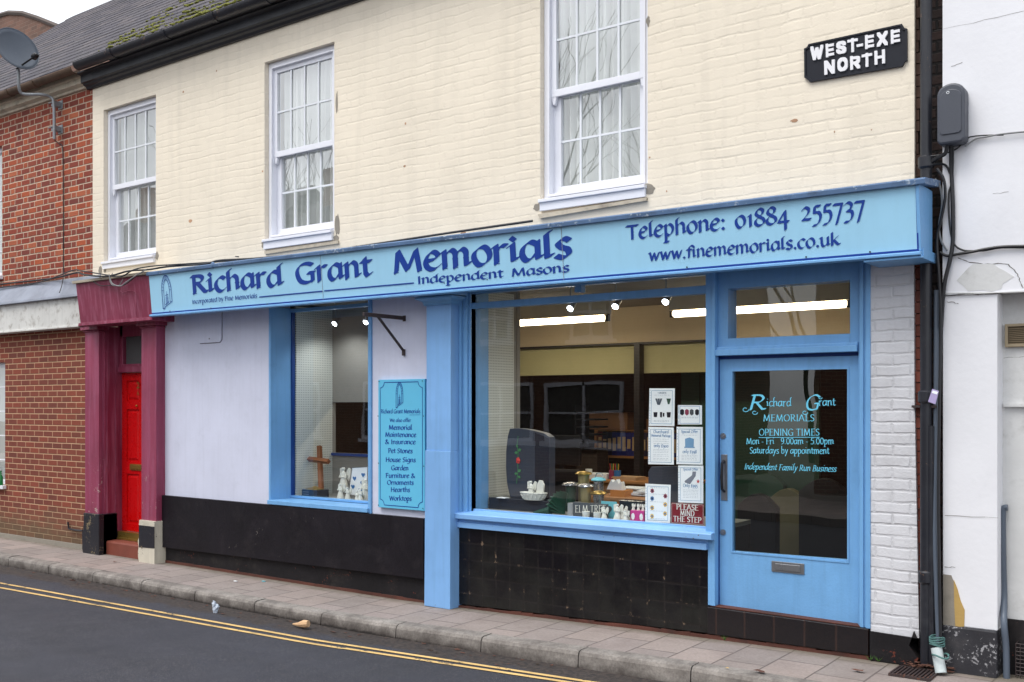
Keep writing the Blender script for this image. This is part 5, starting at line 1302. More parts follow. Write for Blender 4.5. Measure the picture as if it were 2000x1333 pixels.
pts = [tuple(p) for p in pts]
def smooth3(P, k=5):
    out = []; Q = [P[0]]+list(P)+[P[-1]]
    for i in range(1, len(Q)-2):
        for s in range(k):
            t = s/k; out.append(tuple(.5*((2*Q[i][a])+(-Q[i-1][a]+Q[i+1][a])*t+(2*Q[i-1][a]-5*Q[i][a]+4*Q[i+1][a]-Q[i+2][a])*t*t+(-Q[i-1][a]+3*Q[i][a]-3*Q[i+1][a]+Q[i+2][a])*t**3) for a in range(3)))
    out.append(P[-1]); return out
MB().tube(smooth3(pts), .019, 10).build('mast', M['galv'], DI, smooth=True)
for py in (204, 252):
    mb = MB(); x_, z_ = W(112, py, -.05); mb.box(x_-.05, x_+.05, -.012, 0, z_-.055, z_+.055); mb.box(x_-.06, x_+.02, -.10, -.012, z_-.03, z_+.03); mb.tube([(x_-.1, -.11, z_+.015), (x_+.03, -.11, z_+.015)], .008, 6); mb.build('clamp', M['galv'], DI, bevel=.003)
pts = [(X(106, -.1), -.1, Z(106, 274, -.1))]+[(X(a, -.01), -.012, Z(a, b, -.01)) for a, b in ((114, 280), (122, 288), (123.5, 330), (124, 430), (124, 530))]+[(X(124, -.1), -.12, Z(124, 556, -.1)), (X(116, -.19), -.19, Z(116, 572, -.19))]
MB().tube(smooth3(pts), .006, 6).build('cable', M['cable'], DI, smooth=True)

# cables
def cable(pxs, y, r, mat, label, ys=None):
    P = []
    for i, p in enumerate(pxs):
        yy = p[2] if len(p) > 2 else y; x_, z_ = W(p[0], p[1], yy); P.append((x_, yy, z_))
    return MB().tube(smooth3(P), r, 6).build('cable', mat, label=label, cat='cable', smooth=True)
cable([(-60, 566, -.03), (0, 556, -.03), (60, 549, -.03), (110, 543, -.04), (150, 533, -.2), (165, 537, -.38), (210, 540, -.4), (250, 530, -.4), (290, 527, -.38), (330, 521, -.3), (400, 516, -.3), (430, 509, -.3), (500, 505, -.3), (620, 494, -.3), (740, 476, -.25), (900, 452, -.15), (1040, 432, -.12)], 0, .011, M['cable'], 'thick black cable lying along the top of the fascia')
cable([(-60, 572, -.04), (0, 562, -.04), (80, 551, -.04), (140, 529, -.2), (160, 530, -.38), (200, 536, -.4), (235, 541, -.4), (262, 527, -.4), (300, 520, -.36), (360, 516, -.3), (450, 510, -.3), (560, 500, -.3), (690, 484, -.25)], 0, .008, M['cable'], 'second black cable tangled above the maroon doorway')
cable([(213, 536, -.41), (216, 548, -.41), (222, 556, -.41), (236, 559, -.41), (246, 552, -.41), (262, 541, -.41), (285, 527, -.4)], 0, .007, M['cablegrey'], 'pale looped cable hanging over the maroon fascia')
cable([(220, 534, -.405), (214, 545, -.405), (219, 557, -.405), (232, 558, -.405), (240, 546, -.405)], 0, .005, M['cablegrey'], 'thin pale cable end curled over the maroon fascia')
cable([(182, 550, -.36), (196, 558, -.36), (218, 558, -.36), (240, 558, -.38), (256, 548, -.4), (268, 536, -.4)], 0, .005, M['cable'], 'thin black cable sagging over the maroon fascia')
cable([(235, 568, -.335), (240, 572, -.335), (256, 568, -.335), (266, 575, -.33), (267, 600, -.32), (266, 616, -.32)], 0, .004, M['maroon'], 'maroon painted wire running down the doorway fascia')
# downpipe
dpx = X(1808, -.03); DP = thing('downpipe', 'tall black cast iron downpipe at the right end of the shop', 'downpipe', (dpx, -.03, gz(dpx)))
MB().tube([(dpx, -.02, gz(dpx)+.02), (dpx, -.02, 1.8), (dpx, -.02, 5)], .038, 16).build('pipe', M['iron'], DP, smooth=True)
for py in (330, 788, 1140):
    z_ = Z(1808, py, -.03); MB().tube([(dpx, -.02, z_), (dpx, -.02, z_+.012), (dpx, -.02, z_+.075), (dpx, -.02, z_+.085)], [.042, .052, .052, .042], 16).build('collar', M['iron'], DP, smooth=True)
z_ = Z(1808, 792, -.03); MB().box(dpx-.09, dpx+.07, -.035, .02, z_-.016, z_).build('pipe_clip', M['rustiron'], DP)
cx_ = X(1829, -.0); MB().tube([(cx_+.0, .0, 2.9-.3), (cx_, -.01, 1.8), (X(1826, -.02), -.03, 1.0), (X(1834, -.05), -.06, .25)], .017, 10).build('conduit', M['conduit'], label='grey plastic conduit between the downpipe and the white building', cat='conduit', smooth=True)
c2 = X(1820, .0); MB().tube([(c2, -.03, Z(1820, 832)), (c2, -.03, 1), (X(1821, -.04), -.035, gz(c2))], .024, 10).build('conduit', M['iron'], label='black capping strip close beside the downpipe foot', cat='conduit', smooth=True)
mb = MB(); a = W(1829, 1266, -.1); b = W(1838, 1318, -.14); mb.tube([(a[0], -.10, a[1]), (b[0], -.14, gz(b[0])+.01)], .036, 14); WP = mb.build('pipe_guard', M['wpipe'], label='short worn white pipe tied with green rope at the pavement', cat='pipe', smooth=True)
mb = MB()
for k in range(5):
    c = Vector((a[0], -.085, a[1]+.02+.012*k)); mb.tube([c+Vector((  .047*math.cos(q*PI/6), .047*math.sin(q*PI/6), .006*math.sin(q+k))) for q in range(13)], .0045, 5)
mb.build('rope', M['rope'], label='green rope wound round the pipe above the white guard', cat='rope', smooth=True)
c = Vector((b[0]-.006, -.13, gz(b[0])+.12)); MB().tube([c+Vector((.05*math.cos(q*PI/6), .05*math.sin(q*PI/6), .01*math.sin(q))) for q in range(13)], .006, 5).build('rope', M['rope'], label='single turn of green rope low on the white guard pipe', cat='rope', smooth=True)
mb = MB(); P = [W(p, q, -.09) for p, q in ((1821, 760), (1834, 764), (1827, 790), (1813, 785))]; mb.prism(P, -.094, -.09); TG = mb.build('tag', M['lilac'], label='small lilac paper tag tied to the conduit', cat='tag')
mb = MB(); mb.prism([W(p, q, -.096) for p, q in ((1821.5, 763), (1832, 766), (1830, 771), (1820, 768))], -.0955, -.094); mb.build('print', M['paper'], TG)
# junction box
jx0, jx1 = X(1829.5, -.12), X(1884, -.12); jz1, jz0 = Z(1857, 162, -.12), Z(1857, 280, -.12)
JB = thing('junction_box', 'dark grey telecom box with rounded top on the white wall', 'junction box', ((jx0+jx1)/2, -.05, jz0))
cxm = (jx0+jx1)/2; wj = (jx1-jx0)/2
prof = [(jx0, jz0+.02), (jx0+.02, jz0), (jx1-.02, jz0), (jx1, jz0+.02), (jx1, jz1-.07)]+[(cxm+wj*math.cos(a*PI/10), jz1-.07+.07*math.sin(a*PI/10)) for a in range(1, 10)]+[(jx0, jz1-.07)]
MB().prism(prof, -.12, 0).build('housing', M['boxgrey'], JB, bevel=.018)
MB().prism([(cxm+(a-cxm)*.78, (jz0+.06)+(b-jz0)*.74) for a, b in prof], -.126, -.118).build('cover', M['boxgrey'], JB, bevel=.006)
mb = MB(); c = W(1851, 181, -.13); mb.tube([(c[0]+.008*math.cos(q*PI/5), -.127, c[1]+.008*math.sin(q*PI/5)) for q in range(11)], .002, 5); mb.build('mark', M['paper'], JB)
K = M['cable']
cable([(1850, 286, -.07), (1846, 300, -.06), (1832, 308, -.05), (1815, 318, -.04), (1800, 318, -.06)], 0, .014, K, 'thick cable looping from the telecom box to the downpipe')
cable([(1858, 286, -.05), (1858, 330, -.02), (1861, 400, -.02), (1861, 470, -.02), (1855, 510, -.03), (1844, 560, -.03), (1838, 640, -.02)], 0, .013, K, 'main black cable dropping straight down from the telecom box')
cable([(1862, 286, -.05), (1860, 350, -.02), (1853, 380, -.02), (1854, 430, -.02), (1860, 470, -.02), (1872, 486, -.02)], 0, .006, K, 'thin black cable beside the main drop cable')
cable([(1800, 326, -.06), (1820, 322, -.04), (1845, 322, -.02), (1856, 340, -.02)], 0, .008, K, 'short black cable curving off the downpipe')
cable([(1830, 330, -.05), (1843, 350, -.05), (1846, 385, -.04), (1838, 430, -.03), (1830, 470, -.03), (1834, 540, -.04), (1838, 620, -.04), (1835, 780, -.05), (1833, 1000, -.05), (1838, 1270, -.08)], 0, .010, K, 'long black cable running down the gap to the ground')
cable([(1826, 350, -.05), (1836, 365, -.04), (1840, 400, -.03), (1834, 440, -.02), (1838, 470, -.02), (1850, 490, -.02)], 0, .007, M['cablegrey'], 'pale cable behind the fascia end')
cable([(1836, 493, -.02), (1850, 500, -.02), (1875, 496, -.02), (1900, 492, -.02), (1930, 486, -.02), (1965, 482, -.02), (2040, 481, -.02)], 0, .010, K, 'black cable crossing the white wall above the cracked ledge')
cable([(1870, 484, -.02), (1885, 490, -.02), (1920, 490, -.02), (1960, 484, -.015), (2040, 485, -.015)], 0, .007, K, 'second black cable crossing the white wall')
cable([(1885, 287, -.03), (1905, 272, -.02), (1925, 268, -.02), (1960, 262, -.02), (2040, 254, -.02)], 0, .006, M['cablegrey'], 'thin grey wire crossing the white wall beside the telecom box')
cable([(1812, 306, -.05), (1840, 302, -.04), (1870, 290, -.03), (1895, 268, -.02), (1960, 264, -.02)], 0, .005, K, 'thin wire running from the downpipe up to the grey wire')
# conduit at the right edge
pts = [(1968, 992), (1960, 994), (1958, 1015), (1959, 1100), (1961, 1170), (1967, 1210), (1971, 1260), (1972, 1333)]
P = [(X(a, ry-.03), ry-.03-(.10 if b > 1190 else 0), Z(a, b, ry-.03)) for a, b in pts]; P[-1] = (P[-1][0], P[-1][1], gz(0)-.01)
MB().tube(smooth3(P), .021, 10).build('conduit', M['conduit'], label='bent blue grey conduit at the right edge of the picture', cat='conduit', smooth=True)
# wire cage guard at the right edge
cgx = X(1984, ry-.1); CG = thing('wire_guard', 'rusty wire mesh guard at the foot of the white wall', 'guard', (cgx+.12, ry-.1, gz(0)))
mb = MB(); zt_ = Z(1990, 1258, ry-.1)
for k in range(10): mb.tube([(cgx+k*.026, ry-.1, gz(0)), (cgx+k*.026, ry-.1, zt_)], .003, 5)
for k in range(9): z_ = gz(0)+.02+k*(zt_-gz(0)-.02)/8; mb.tube([(cgx, ry-.1, z_), (cgx+.25, ry-.1, z_)], .003, 5)
for k in range(5): z_ = gz(0)+.02+k*(zt_-gz(0)-.02)/4; mb.tube([(cgx, ry-.1, z_), (cgx, ry, z_)], .003, 5)
mb.build('mesh', M['rustiron'], CG)
# drain cover
c = G(1800, 1333, gz(X(1800))); DCX, DCY = c[0]-.0, c[1]+.0
DCX = X(1812); mb = MB(); t = thing('drain_grate', 'small metal drain grate at the foot of the downpipe', 'drain', (DCX, -.22, gz(DCX)))
mb = MB(); z_ = gz(DCX)+.002; 
mb.box(DCX-.16, DCX+.10, -.34, -.33, z_-.01, z_+.008); mb.box(DCX-.16, DCX+.10, -.09, -.08, z_-.01, z_+.008); mb.box(DCX-.16, DCX-.15, -.33, -.09, z_-.01, z_+.008); mb.box(DCX+.09, DCX+.10, -.33, -.09, z_-.01, z_+.008); mb.build('rim', M['rustiron'], t)
mb = MB()
for k in range(10): mb.box(DCX-.145+k*.024, DCX-.133+k*.024, -.33, -.09, z_-.01, z_+.006)
mb.build('bar', M['rustiron'], t); MB().box(DCX-.15, DCX+.09, -.33, -.09, z_-.012, z_-.006).build('sump', M['black'], t)

# ------------------------------------------------------------------ window displays
zf = zsb-.005    # display floor
def onfloor(px, y): return X(px, y)
# headstone
hy = .42; HS = thing('headstone', 'polished dark headstone carved with a red rose in the wide window', 'headstone', (X(1035, hy), hy, zf))
hb0, hb1 = X(957, hy-.12), X(1078, hy-.12)
MB().box(hb0, hb1, hy-.14, hy+.12, zf, zf+.105).build('base', M['granite'], HS, bevel=.004)
a_, b_ = X(996, hy), X(1079, hy); z0_ = zf+.106; z1_ = Z(1020, 838, hy); z2_ = Z(1070, 850, hy)
P = [(a_+.035, z0_), (b_, z0_), (b_+.0, z2_-.02)]+[(b_+(a_+.03-b_)*k/8, z2_+(z1_-z2_)*math.sin(k/8*PI*.62)/math.sin(PI*.62)) for k in range(1, 9)]+[(a_+.005, z1_-.08), (a_-.012, z1_-.22), (a_-.014, z0_+.28), (a_+.0, z0_+.12)]
MB().prism(P, hy-.045, hy+.045).build('stone', M['granite2'], HS, bevel=.003)
mb = MB(); P2 = [(b_-.16, z0_+.01), (b_-.005, z0_+.01), (b_-.005, z2_-.03), (b_-.16, z1_-.03)]; mb.prism(P2, hy-.0475, hy-.044); mb.build('reflection_panel', M['granite'], HS)  # darker panel stands in for the reflection in the polished right part
mb = MB(); yr = hy-.0475
def rz(px, py): return W(px, py, yr)
stem = [(1012, 852), (1010, 868), (1012, 885), (1011, 905), (1012, 920), (1010, 935), (1009, 945)]
for i, (p, q) in enumerate(zip(stem, stem[1:])): line(mb, rz(*p), rz(*q), .007, yr-.0003*i)
for i, (px_, py_, dx_, dy_) in enumerate(((1012, 882, 6, -5), (1012, 884, -7, 1), (1012, 922, 6, -4), (1011, 925, -6, 1), (1012, 930, 5, 4), (1012, 875, -3, -6))):
    p, q = rz(px_, py_), rz(px_+dx_, py_+dy_); m_ = ((p[0]+q[0])/2, (p[1]+q[1])/2); n_ = (-(q[1]-p[1])*.4, (q[0]-p[0])*.4)
    mb.quad(*[(u, yr-.003-i*.0003, v) for u, v in (p, (m_[0]+n_[0], m_[1]+n_[1]), q, (m_[0]-n_[0], m_[1]-n_[1]))])
mb.build('rose_stem', M['rgreen'], HS, recalc=False)
mb = MB(); c = rz(1012.5, 900)
for i in range(5): a = i*1.256; mb.blob((c[0]+.011*math.cos(a), yr-.004, c[1]+.014*math.sin(a)), (.014, .005, .017), 8, 5)
mb.blob((c[0], yr-.008, c[1]), (.012, .005, .014), 8, 5); mb.build('rose_flower', M['rose'], HS, smooth=True)
def angel(px, y, base_z, h, label, seed):
    "small winged figurine, one continuous lathed robe with head, arms and wings"
    random.seed(seed); x_ = X(px, y); mb = MB()
    prof = [(.30, 0), (.31, .05), (.24, .25), (.17, .45), (.13, .58), (.15, .70), (.11, .78), (.055, .82), (.05, .85), (.09, .89), (.10, .94), (.07, .99), (.01, 1.0)]
    mb.lathe((x_, y, base_z), [(r*h*.9, z*h) for r, z in prof], 12, 1, .8)
    for s in (-1, 1):
        mb.tube([(x_+s*.13*h, y, base_z+.70*h), (x_+s*.20*h, y-.06*h, base_z+.55*h), (x_+s*.03*h, y-.16*h, base_z+.58*h)], [.05*h, .042*h, .035*h], 7)
        W_ = [(x_+s*.04*h, base_z+.74*h), (x_+s*.20*h, base_z+.98*h), (x_+s*.34*h, base_z+.92*h), (x_+s*.33*h, base_z+.62*h), (x_+s*.22*h, base_z+.40*h), (x_+s*.08*h, base_z+.5*h)]
        mb.prism(W_, y+.10*h, y+.15*h)
    return mb.build('angel_figurine', M['cwhite'], label=label, cat='figurine', group='white figurines in the displays', smooth=True)
# basket with figures
by_ = .3; bx_ = X(1042, by_); bz_ = zf+.106
BK = thing('basket', 'white woven basket on the headstone base', 'basket', (bx_, by_, bz_))
mb = MB(); mb.lathe((bx_, by_, bz_), [(.10, 0), (.105, .01), (.13, .05), (.145, .065), (.14, .068), (.12, .05), (.09, .012)], 20, 1, .55)
for k in range(18): a = 2*PI*k/18; mb.tube([(bx_+.107*math.cos(a), by_+.06*math.sin(a), bz_+.01), (bx_+.134*math.cos(a+.1), by_+.075*math.sin(a+.1), bz_+.052)], .005, 5)
mb.build('weave', M['cwhite'], BK, smooth=True)
angel(1037, by_, bz_+.02, .15, 'white winged figurine inside the basket', 1)
x_ = X(1054, by_); MB().prism([(x_-.045, bz_+.02), (x_+.035, bz_+.02), (x_+.05, bz_+.14), (x_+.03, bz_+.175), (x_-.0, bz_+.18), (x_-.02, bz_+.15)], by_-.01, by_+.012).build('plaque', M['cwhite'], label='small white upright plaque inside the basket', cat='plaque', bevel=.003)
MB().prism([(X(976, .3)-.0, zf+.106), (X(992, .3), zf+.106), (X(992, .3), zf+.112), (X(976, .3), zf+.112)], .25, .32).build('card', M['paper'], label='white card lying on the headstone base', cat='card')
# vases
def vase(px, y, ptop, pbot, w, mat, topmat, label, lidw=1.5):
    x_ = X(px, y); z1 = Z(px, ptop, y); z0 = zf if pbot is None else Z(px, pbot, y)
    if z0 < zf: z0 = zf
    t = thing('grave_vase', label, 'vase', (x_, y, z0), 'metal grave vases in the wide window'); h = z1-z0
    MB().lathe((x_, y, z0), [(w*.85, 0), (w*.9, .01), (w*.95, h*.5), (w, h-.03), (w*1.02, h-.02)], 18).build('body', mat, t, smooth=True)
    MB().lathe((x_, y, z0+h-.02), [(w*.9, 0), (w*lidw, .006), (w*lidw*1.02, .012), (w*lidw*.8, .028), (w*.5, .036), (.005, .038)], 18).build('rose_lid', topmat, t, smooth=True)
    return t
vase(1140, .62, 924, None, .052, M['gold'], M['brass'], 'tallest gold vase with a gold domed lid')
vase(1115, .5, 945, None, .048, M['dgreen'], M['silver'], 'dark green vase with a silver domed lid', 1.7)
vase(1144, .4, 948, 984, .05, M['gold'], M['silver'], 'gold vase with a silver lid in front of the tallest vase')
VB = vase(1169, .6, 936, None, .045, M['silver'], M['teal'], 'silver vase with a pale blue lid')
vase(1169, .4, 962, 984, .05, M['silver'], M['brass'], 'short silver vase with a brown lid')
mb = MB(); x_, z_ = W(1171, 934, .6); mb.tube([(x_-.045, .6, z_), (x_-.03, .6, z_+.04), (x_+.02, .6, z_+.045), (x_+.045, .6, z_)], .005, 6); mb.build('wire_loop', M['silver'], VB)
MB().box(X(1120, .45), X(1200, .45), .36, .5, zf, Z(1150, 984, .4)).build('display_block', paint('grey_display_block', (120, 122, 124), .5), label='grey block holding up the short vases', cat='block', bevel=.003)
# green fluted cone
mb = MB(); fx_, fz_ = W(1098, 1004, .24); n = 9; P = []
for k in range(2*n+1):
    a = math.radians(185-118*k/(2*n)); rr_ = .20 if k % 2 == 0 else .185; P.append((fx_+rr_*math.cos(a)*.85, .24+(.02 if k % 2 else -.02), zf+.01+max(.0, rr_*math.sin(a))))
mb.v = [(fx_+.03, .24, zf+.005)]+P; mb.f = [(0, k+1, k+2) for k in range(2*n)]; mb.m = [0]*len(mb.f)
FV = mb.build('fluted_vase', M['dgreen'], label='dark green fluted cone vase lying beside the slate plaque', cat='vase', recalc=False); sm = FV.modifiers.new('s', 'SOLIDIFY'); sm.thickness = .006
mb = MB(); mb.tube([(X(1042, .2), .2, zf+.0), (X(1075, .22), .22, zf+.03)], [.012, .04], 12); mb.build('spike_vase', M['dgreen'], label='dark green pointed vase lying left of the fluted vase', cat='vase', smooth=True)
# plaques, cups, figurines
PQ = thing('slate_plaque', 'grey slate house sign reading ELM TREE', 'plaque', (X(1152, .2), .2, zf))
pa, pb2 = X(1119, .2), X(1187, .2); pz1 = Z(1150, 983, .2)
MB().box(pa, pb2, .2, .215, zf, pz1).build('slab', M['slate2'], PQ, bevel=.002); mb = MB(); lettering(mb, 'ELM TREE', W(1123, 1001, .199), W(1184, 1001, .199), .042, .198, w=.16, th=.06, ang=.1, serif=.12, cell=.06); mb.build('lettering', M['cwhite'], PQ, recalc=False)
MB().box(X(1111, .25), X(1121, .25), .23, .25, zf, Z(1115, 983, .25)).build('block', paint('pale_grey_block', (150, 154, 158), .5), label='pale grey tile leaning behind the slate plaque', cat='tile')
TQ = thing('card', 'pale teal card with a dark heart behind the figurines', 'card', (X(1190, .26), .26, zf)); ta, tb_ = X(1174, .26), X(1204, .26); tz = Z(1190, 980, .26)
MB().box(ta, tb_, .26, .27, zf, tz).build('sheet', M['teal'], TQ)
def heart(mb, cx, cz, s, y, n=20):
    P = []
    for k in range(n): a = 2*PI*k/n; P.append((cx+s*.0625*16*math.sin(a)**3*.5, cz+s*.0625*(13*math.cos(a)-5*math.cos(2*a)-2*math.cos(3*a)-math.cos(4*a))*.5))
    mb.quad(*[(u, y, v) for u, v in P])
mb = MB(); heart(mb, X(1186, .255), Z(1186, 996, .255), .09, .258); mb.build('heart', M['slate2'], TQ, recalc=False)
for px_, lb_ in ((1144.5, 'left of two small white ceramic cups'), (1166.5, 'right of two small white ceramic cups')):
    MB().lathe((X(px_, .15), .15, zf), [(.026, 0), (.03, .01), (.034, .055), (.031, .055), (.027, .012)], 16).build('ceramic_cup', M['cwhite'], label=lb_, cat='cup', group='white cups in the wide window', smooth=True)
angel(1180, .15, zf, .105, 'white figurine right beside the ceramic cups', 2); angel(1206, .16, zf, .135, 'tallest white figurine in front of the teal card', 3); angel(1216, .19, zf, .12, 'white figurine just right of the tallest one', 4); angel(1222, .13, zf, .09, 'short white figurine left of the pink box', 5)
PB = thing('gift_box', 'pink gift box with two white ovals beside the flower poster', 'box', (X(1245, .16), .16, zf)); q0_, q1_ = X(1231, .16), X(1258, .16); qz = Z(1245, 998, .16)
MB().box(q0_, q1_, .16, .22, zf, qz).build('carton', M['pink'], PB, bevel=.002)
mb = MB(); [mb.prism([(c_+.016*math.cos(a*PI/6), (zf+qz)/2-.004+.028*math.sin(a*PI/6)) for a in range(12)], .158, .161) for c_ in (q0_+.026, q1_-.026)]; mb.build('label_oval', M['paper'], PB)
for px_, lb_ in ((1237, 'leftmost tiny white figurine on the pink box'), (1247, 'middle tiny white figurine on the pink box'), (1256, 'rightmost tiny white figurine on the pink box')): angel(px_, .19, qz, .055, lb_, 6)
MB().box(X(1215, .5), X(1262, .5), .45, .55, zf, Z(1240, 978, .5)).build('urn_box', M['granite'], label='black granite block behind the figurines', cat='block', bevel=.004)
mb = MB(); P = [W(a, b, .3) for a, b in ((1266, 1010), (1266, 922), (1272, 912), (1322, 911), (1326, 918), (1326, 1010))]; mb.prism(P, .3, .33); mb.build('memorial_tablet', M['granite2'], label='plain grey memorial tablet behind the posters', cat='tablet', bevel=.004)

# posters taped inside the glass
yp = g2+.012
def poster(TLp, TRp, BRp, BLp, label, fill, name='poster', base='paper'):
    c = [W(*p, yp) for p in (TLp, TRp, BRp, BLp)]; t = thing(name, label, 'poster', ((c[2][0]+c[3][0])/2, yp, c[3][1]), 'notices in the wide shop window' if base == 'paper' else None)
    MB().prism(c, yp, yp+.002).build('sheet', M[base], t)
    def q(u, v):
        a = (c[0][0]+(c[1][0]-c[0][0])*u, c[0][1]+(c[1][1]-c[0][1])*u); b = (c[3][0]+(c[2][0]-c[3][0])*u, c[3][1]+(c[2][1]-c[3][1])*u)
        return (a[0]+(b[0]-a[0])*v, a[1]+(b[1]-a[1])*v)
    if base == 'paper':
        mb = MB(); e = [q(.09, .06), q(.91, .06), q(.91, .94), q(.09, .94)]
        for i, (p, r_) in enumerate(zip(e, e[1:]+e[:1])): line(mb, p, r_, .003, yp-.001-i*.0001)
        for k in range(14): p = q(.035, .05+k*.068); mb.box(p[0]-.0025, p[0]+.0025, yp-.0016, yp-.0009, p[1]-.003, p[1]+.003) if random.random() < .8 else None
        mb.build('border', M['pframe'], t, recalc=False)
    fill(t, q); return t
def tline(mb, q, u0, u1, v, t=.0016):
    u = u0; i = 0
    while u < u1:
        w_ = random.uniform(.04, .12); line(mb, q(u, v), q(min(u+w_, u1), v), t, yp-.0014); u += w_+.03
def ptxt(mb, s, q, u0, u1, v, xh, **k):
    kk = dict(w=.2, th=.1, ang=.5, cell=.12); kk.update(k); lettering(mb, s, q(u0, v), q(u1, v), xh, yp-.0015, **kk)
M['ink'] = paint('poster_grey_ink', (120, 136, 156), .5, .02, 0); M['inkb'] = paint('poster_blue_ink', (96, 140, 184), .5, .02, 0)
def fA(t, q):
    mb = MB(); ptxt(mb, 'Vases', q, .32, .68, .14, .012); tline(mb, q, .2, .8, .18); [tline(mb, q, .2, .8, v) for v in (.85, .88)]; mb.build('print', M['ink'], t, recalc=False)
    mb = MB()
    for k in (-1, 0, 1): P = [q(.34+k*.10, .27), q(.42+k*.10, .27), q(.40+k*.03, .44), q(.36+k*.03, .44)]; mb.quad(*[(a, yp-.0012-(k+1)*.0002, b) for a, b in P])
    mb.build('picture', M['conduit'], t, recalc=False)
    mb = MB(); mb.quad(*[(a, yp-.0012, b) for a, b in (q(.68, .27), q(.86, .27), q(.80, .42), q(.74, .42))]); mb.build('picture', M['green'], t, recalc=False)
    mb = MB()
    for (u, w_, h_) in ((.26, .16, .13), (.48, .09, .14), (.58, .07, .1), (.78, .16, .14)): mb.quad(*[(a, yp-.0012, b) for a, b in (q(u-w_/2, .70-h_/2), q(u+w_/2, .70-h_/2), q(u+w_*.4, .70+h_/2), q(u-w_*.4, .70+h_/2))])
    mb.build('picture', M['granite'], t, recalc=False)
def fB(t, q):
    for u, m in ((.18, 'granite'), (.38, 'pur'), (.58, 'slate2'), (.8, 'granite')):
        mb = MB(); mb.quad(*[(a, yp-.0012, b) for a, b in (q(u-.08, .26), q(u, .2), q(u+.08, .26), q(u+.08, .46), q(u, .54), q(u-.08, .46))]); mb.build('picture', M[m], t, recalc=False)
    mb = MB(); [tline(mb, q, .15, .85, v) for v in (.62, .66)]; mb.build('print', M['ink'], t, recalc=False)
def fC(t, q):
    mb = MB(); ptxt(mb, 'Churchyard', q, .2, .8, .16, .015); ptxt(mb, 'Memorial Package', q, .12, .88, .26, .014); ptxt(mb, 'only £900', q, .22, .8, .54, .017); mb.build('print', M['inkb'], t, recalc=False)
    mb = MB(); [tline(mb, q, .2, .8, v) for v in (.32, .38, .44, .6, .64, .68, .74, .78, .84, .88)]; mb.build('small_print', M['ink'], t, recalc=False)
def fD(t, q):
    mb = MB(); ptxt(mb, 'Special Offer', q, .18, .82, .16, .015); ptxt(mb, 'only £998', q, .24, .78, .70, .017); mb.build('print', M['inkb'], t, recalc=False)
    mb = MB(); mb.quad(*[(a, yp-.0012, b) for a, b in (q(.30, .56), q(.70, .56), q(.70, .53), q(.66, .53), q(.67, .32), q(.5, .28), q(.33, .32), q(.34, .53), q(.30, .53))]); mb.build('picture', M['pframe'], t, recalc=False)
    mb = MB(); [tline(mb, q, .2, .8, v) for v in (.22, .76, .80, .84, .88)]; mb.build('small_print', M['ink'], t, recalc=False)
def fE(t, q):
    mb = MB(); ptxt(mb, 'Special Offer', q, .2, .8, .13, .013); ptxt(mb, 'Only £995', q, .2, .78, .58, .018); mb.build('print', M['inkb'], t, recalc=False)
    mb = MB(); mb.quad(*[(a, yp-.0012, b) for a, b in (q(.26, .42), q(.56, .26), q(.58, .16), q(.72, .16), q(.70, .28), q(.48, .50), q(.28, .46))]); mb.build('picture', M['lead'], t, recalc=False)
    mb = MB(); c_ = q(.80, .42); P = [(c_[0]+(.016 if k % 2 == 0 else .007)*math.sin(k*PI/5), yp-.0013, c_[1]+(.02 if k % 2 == 0 else .008)*math.cos(k*PI/5)) for k in range(10)]; mb.quad(*P); mb.build('star', M['rose'], t, recalc=False)
    mb = MB(); [tline(mb, q, .2, .8, v) for v in (.66, .70, .74, .78, .82, .86)]; mb.build('small_print', M['ink'], t, recalc=False)
def fF(t, q):
    for i, (u, v, m) in enumerate(((.28, .18, 'pur'), (.28, .38, 'bl2'), (.28, .62, 'yel'), (.28, .84, 'yel'), (.80, .30, 'pur'), (.80, .52, 'yel'), (.80, .76, 'yel'))):
        c_ = q(u, v); mb = MB(); P = [(c_[0]+(.020 if k % 2 == 0 else .014)*math.sin(k*PI/7), yp-.0013, c_[1]+(.022 if k % 2 == 0 else .015)*math.cos(k*PI/7)) for k in range(14)]; mb.quad(*P); f_ = mb.build('flower_picture', M[m], t, recalc=False)
        mb = MB(); P = [(c_[0]+(.010 if k % 2 == 0 else .006)*math.sin(k*PI/5), yp-.0017, c_[1]+(.011 if k % 2 == 0 else .006)*math.cos(k*PI/5)) for k in range(10)]; mb.quad(*P); mb.build('flower_centre', M['bl2'] if m == 'yel' else M['granite'], f_, recalc=False)
    mb = MB(); [tline(mb, q, .2, .8, v) for v in (.09, .26, .46, .70, .90)]; mb.build('print', M['ink'], t, recalc=False)
random.seed(21)
poster((1268.5, 759), (1318, 759), (1317, 833), (1267, 832), 'poster of vases, topmost of the left column', fA)
poster((1324, 791.5), (1371, 792), (1371, 829.5), (1324, 829.5), 'small wide poster of four urns, topmost of the right column', fB)
poster((1266.5, 834), (1316, 835.5), (1316, 908), (1266, 907), 'churchyard memorial offer poster below the vase poster', fC)
poster((1321.5, 834), (1372.5, 834.5), (1372.5, 908), (1321, 907), 'special offer poster with a blue headstone picture', fD)
poster((1324.5, 909.5), (1373.5, 910), (1373.5, 983.5), (1324.5, 981.5), 'special offer poster with a red star', fE)
poster((1260.5, 945), (1310, 947.5), (1308.5, 1022), (1260, 1020), 'poster of seven colourful flowers standing on the sill', fF)
